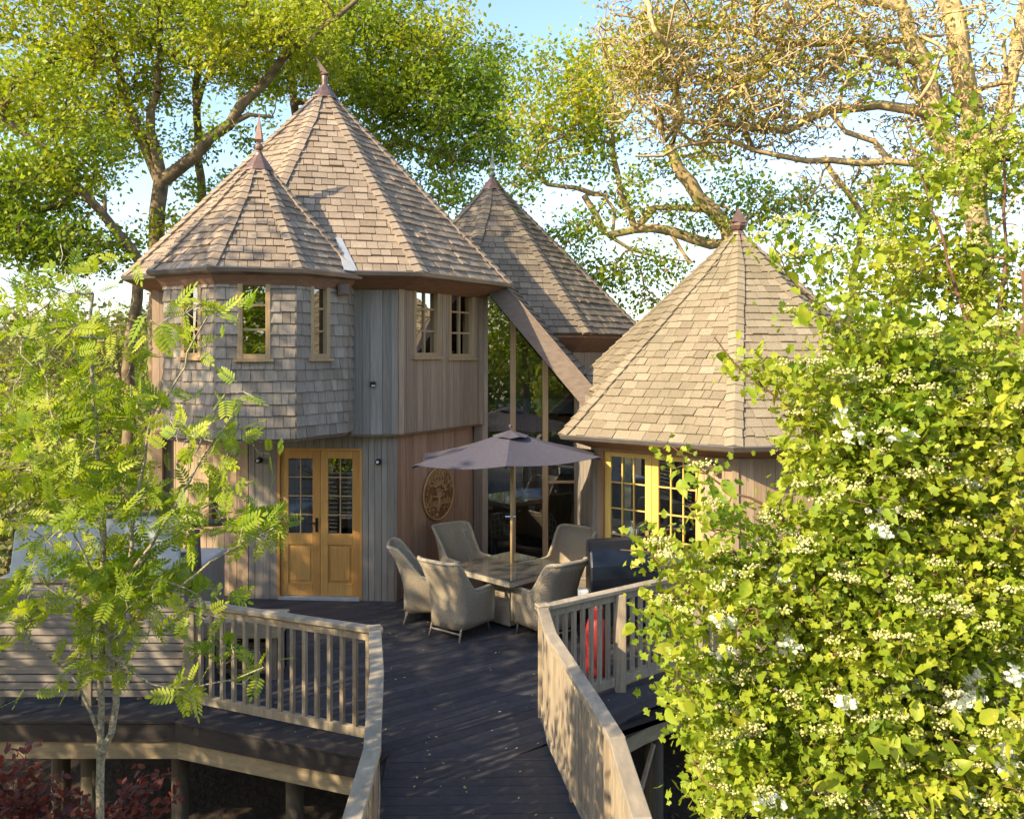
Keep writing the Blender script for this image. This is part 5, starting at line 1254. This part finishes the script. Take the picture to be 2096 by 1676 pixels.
sub([(262, 1180), (330, 1080), (390, 980), (440, 900), (480, 840), (520, 800)], (.010, .003))
sub([(208, 1250), (150, 1150), (90, 1100), (30, 1060)], (.010, .003), .1)
sub([(213, 1100), (150, 980), (110, 860), (80, 740), (60, 640)], (.010, .003), .1)
sub([(240, 1380), (310, 1400), (400, 1405), (480, 1390), (540, 1365)], (.006, .003), -.2)
sub([(300, 900), (360, 780), (400, 690), (430, 640)], (.007, .003))
blobs = [(190, 1180, 135, 90, 72), (150, 1010, 95, 80, 38), (260, 1020, 85, 75, 34), (190, 860, 80, 90, 30), (110, 760, 70, 80, 18), (210, 700, 60, 80, 18), (50, 620, 80, 90, 18), (160, 560, 90, 50, 10), (400, 1040, 70, 60, 22), (520, 1075, 70, 35, 18), (420, 890, 60, 60, 15),
         (430, 630, 25, 35, 5), (390, 690, 35, 45, 6), (340, 1180, 90, 50, 26), (50, 1270, 50, 40, 10), (40, 970, 50, 60, 9), (400, 1350, 80, 40, 9), (150, 1400, 50, 30, 5), (220, 1320, 80, 50, 18), (310, 830, 50, 60, 9), (490, 960, 35, 45, 5), (400, 1230, 80, 35, 9), (540, 1380, 30, 20, 2), (100, 900, 90, 70, 16), (500, 810, 20, 20, 2)]
tips = t.grow(blob_pts(blobs, rg, YR, .55), nseg=4, wig=.25, curl=.05); t.radii(tip=.0022); t.wood(rw, M['bark_rowan'], 7)
tp = np.array(t.p)[tips]
foliage(rw, tp, 3, .035, .120, PINN, M['l_rowan'], rg, up=.55, sunb=.4, name='small_leaves', single=300, single_name='leaf', sizej=.3)

# ---- flowering hawthorn thicket at the right
rg = np.random.default_rng(91); YB = 3.9
bs = root('hawthorn_bush', 'big flowering hawthorn bush filling the right side with lime leaves and white blossom', 'bush', (2.6, 4.2, -1.8))
t = Tree(91)
t.limb([(2.4, 4.4, -1.8), (2.35, 4.3, 0), (2.25, 4.2, 1.2), (2.3, 4.2, 2.6), (2.5, 4.2, 4.2)], r=(.07, .02), wig=.02, step=.15)
t.limb([(2.6, 4.4, -1.8), (2.8, 4.4, .4), (2.9, 4.3, 2.4), (2.7, 4.3, 4.6)], r=(.06, .02), wig=.02, step=.15)
def sub2(lst, rr, yo=0):
    q = pl(lst, YB+yo); a = np.array(q[0]); P_ = np.array(t.p); j = int(np.argmin(((P_-a)**2).sum(1))); t.limb([tuple(P_[j])]+q[1:], start=j, r=rr, wig=.008, step=.08)
sub2([(1900, 1100), (1750, 960), (1640, 860), (1560, 790), (1500, 740), (1462, 690)], (.014, .003))
sub2([(1900, 1250), (1700, 1180), (1540, 1130), (1420, 1120), (1340, 1130), (1270, 1125)], (.014, .003))
sub2([(1900, 900), (1780, 760), (1680, 640), (1610, 560), (1575, 490)], (.012, .003), .3)
sub2([(1700, 1180), (1600, 1060), (1500, 1010), (1420, 950), (1365, 905)], (.010, .003), .1)
sub2([(1900, 1500), (1700, 1480), (1500, 1500), (1420, 1560)], (.014, .003))
sub2([(2000, 900), (1960, 600), (1900, 400), (1850, 240)], (.014, .003), .6)
sub2([(2000, 800), (2060, 500), (2050, 250)], (.014, .003), .6)
B = [(1990, 1500, 240, 230, 330), (1700, 1500, 240, 230, 330), (1480, 1480, 80, 140, 90), (1960, 1150, 240, 230, 340), (1730, 1200, 210, 180, 280), (1480, 1210, 80, 70, 66), (1960, 850, 220, 200, 300), (1770, 880, 140, 130, 140), (1670, 980, 60, 60, 26),
     (1620, 770, 60, 40, 16), (1530, 755, 30, 22, 5), (1690, 640, 30, 25, 5), (1800, 700, 80, 60, 40), (1350, 1130, 40, 18, 7), (1370, 1260, 30, 50, 14), (1385, 1370, 20, 40, 8), (1400, 950, 30, 16, 3), (1460, 1060, 50, 26, 9), (1590, 480, 22, 18, 3), (1640, 540, 25, 20, 3), (1470, 1630, 50, 50, 20)]
B2 = [(1970, 600, 130, 140, 110), (1860, 430, 90, 80, 36), (2050, 350, 70, 90, 34), (1960, 230, 40, 30, 6), (1800, 180, 60, 18, 5), (1780, 560, 80, 70, 30), (1930, 330, 70, 60, 20)]
p1 = blob_pts(B, rg, YB, .55); p2 = blob_pts(B2, rg, YB+.9, .6); pts = np.concatenate([p1, p2])
tips = t.grow(pts, nseg=4, wig=.25, curl=.06); t.radii(tip=.0022); t.wood(bs, M['twig'], 5)
tp = np.array(t.p)[tips]
foliage(bs, tp, 19, .060, .039, LOBED, M['l_bush'], rg, up=.55, sunb=.35, name='small_leaves', single=200, single_name='leaf', sizej=.45)
sel = tp[rg.random(len(tp)) < .22]
foliage(bs, sel, 5, .055, .075, ROUND, M['l_bush_y'] if False else M['l_bush'], rg, up=.55, sunb=.35, name='broad_leaves', single=100, single_name='broad_leaf', sizej=.4)
sel = tp[rg.random(len(tp)) < .06]
foliage(bs, sel, 4, .045, .085, ROUND, M['l_bush_y'], rg, up=.7, sunb=.4, name='young_leaves', single=80, single_name='young_leaf', sizej=.4)
# corymbs: cream buds everywhere, open white flowers in drifts
px = tp[:, 0]/tp[:, 1]*F+CX; py = HZ-(tp[:, 2]-H)/tp[:, 1]*F
OCT = ([(1,0,0),(-1,0,0),(0,1,0),(0,-1,0),(0,0,1),(0,0,-1)], [(0,2,4),(2,1,4),(1,3,4),(3,0,4),(2,0,5),(1,2,5),(3,1,5),(0,3,5)])
tocam = np.array([0, 0, H])-tp; tocam /= np.linalg.norm(tocam, axis=1)[:, None]
front = tp[:, 1] < (np.where(py < 650, YB+1.0, YB+.15))
bsel = np.where(front & (rg.random(len(tp)) < .42))[0]
c = tp[bsel]+tocam[bsel]*.07+np.array([0, 0, .03]); per = 30; cc = np.repeat(c, per, 0); o = rg.normal(size=(len(cc), 3))*np.array([.024, .018, .012]); o[:, 2] = np.abs(o[:, 2])
V, Fc, tn = scatter(OCT[0], OCT[1], cc+o-np.array(origin(bs)), np.full(len(cc), .0068)*rg.uniform(.7, 1.3, len(cc)), rot_frames(len(cc), rg), rg)
link('flower_buds', np_mesh('flower_buds', V, Fc, tn), M['bud'], bs, kind='stuff')
drift = [(1690, 845, 30), (1750, 885, 30), (1850, 880, 35), (1830, 925, 30), (1600, 1170+0, 20), (1830, 1070, 40), (1800, 1090, 30), (1960, 1420, 70), (1840, 1410, 40), (1760, 1430, 40), (2000, 1400, 60), (2080, 1380, 50), (2000, 1520, 60), (2070, 1550, 50), (1980, 1620, 30), (1620, 1320, 40), (1460, 1300, 25), (1580, 1670, 40), (1980, 1640, 40), (2080, 910, 30), (1860, 1160, 30), (1470, 1180, 20), (1700, 850, 25), (1980, 1430, 30), (1990, 980, 25), (1870, 1400, 40)]
pet = []
PET = ([(0,0,0),(.35,.38,.10),(.85,.35,.16),(1,0,.14),(.85,-.35,.16),(.35,-.38,.10)], [(0,1,5),(1,2,5),(2,4,5),(2,3,4)])
fl = []
for (x, y, s) in drift:
    d = np.hypot(px-x, py-y); d[~front] = 9999; j = np.argsort(d)[:max(3, s//9)]
    for q in j:
        if d[q] < 90:
            base = tp[q]+tocam[q]*.10
            for k in range(22): fl.append(base+rg.normal(size=3)*np.array([.024, .014, .014]))
fl = np.array(fl); nf = len(fl); nrm = rg.normal(size=(nf, 3))*.5+np.array([0, -.6, .8]); nrm /= np.linalg.norm(nrm, axis=1)[:, None]
x = rg.normal(size=(nf, 3)); x -= (x*nrm).sum(1)[:, None]*nrm; x /= np.linalg.norm(x, axis=1)[:, None]; y = np.cross(nrm, x)
Vs, Fs_, Ts = [], [], []; off = 0
for k in range(5):
    a = 2*math.pi*k/5; xx = x*math.cos(a)+y*math.sin(a); yy = np.cross(nrm, xx)
    V, Fc, tn = scatter(PET[0], PET[1], fl-np.array(origin(bs)), np.full(nf, .014), (xx, yy, nrm), rg); Vs.append(V); Fs_.append(Fc+off); Ts.append(tn); off += len(V)
link('white_blossom', np_mesh('white_blossom', np.concatenate(Vs), np.concatenate(Fs_), np.concatenate(Ts)), M['petal'], bs, kind='stuff')

# ---- red-leaved shrubs under the deck edge
rg = np.random.default_rng(95)
for i, (lab, bl, Y) in enumerate((('dark red-leaved shrub at the bottom left corner', [(50, 1650, 90, 60, 60), (0, 1600, 50, 50, 26), (110, 1690, 90, 50, 40)], 6.4), ('red-leaved shrub with bright new tips right of the rowan trunk', [(280, 1640, 50, 40, 20), (250, 1680, 70, 30, 20), (340, 1665, 30, 20, 6), (300, 1580, 12, 15, 2)], 6.6))):
    b = P(bl[0][0], 1676, Y); r = root('red_shrub', lab, 'shrub', (b.x, Y, -1.75), 'red-leaved shrubs'); t = Tree(95+i)
    t.limb([(b.x, Y, -1.75), (b.x, Y, -.5), tuple(P(bl[0][0], 1650, Y))], r=(.015, .006), wig=.01, step=.1)
    tips = t.grow(blob_pts(bl, rg, Y, .4), nseg=4, wig=.2); t.radii(tip=.003); t.wood(r, M['twig'], 5, name='stems')
    foliage(r, np.array(t.p)[tips], 5, .05, .075, LEAF6, M['l_red'], rg, up=.5, name='small_leaves', single=130, single_name='leaf')
# fallen leaves and litter on the ground by the footbridge
n = 2600; xs = rg.uniform(.9, 4.2, n); ys = rg.uniform(4.5, 9.4, n); pos = np.stack([xs, ys, -1.70+rg.random(n)*.06+np.clip((ys-8.6)/3, 0, 1)*.95], 1)
V, Fc, tn = scatter(LEAF4[0], LEAF4[1], pos, rg.uniform(.04, .09, n), rot_frames(n, rg, 3), rg)
M['litter'] = leaf('dry_leaf', [(.05,.03,.018),(.10,.055,.03),(.17,.10,.05)], trans=.1)
link('leaf_litter', np_mesh('leaf_litter', V, Fc, tn), M['litter'], kind='stuff', label='dry brown leaves strewn on the ground beside the footbridge', cat='leaf litter')

# a scatter of petals and small leaves fallen on the deck
n = 150; xs = rg.uniform(-2.6, 1.0, n); ys = rg.uniform(7.9, 12.0, n); xs[:60] = rg.uniform(-.8, .6, 60); ys[:60] = rg.uniform(4.5, 8, 60)
V, Fc, tn = scatter(LEAF4[0], LEAF4[1], np.stack([xs, ys, np.full(n, .006)], 1), rg.uniform(.015, .04, n), rot_frames(n, rg, 6), rg)
link('fallen_petals', np_mesh('fallen_petals', V, Fc, tn), M['bud'], kind='stuff', label='pale petals and small leaves scattered over the dark deck boards', cat='fallen petals')
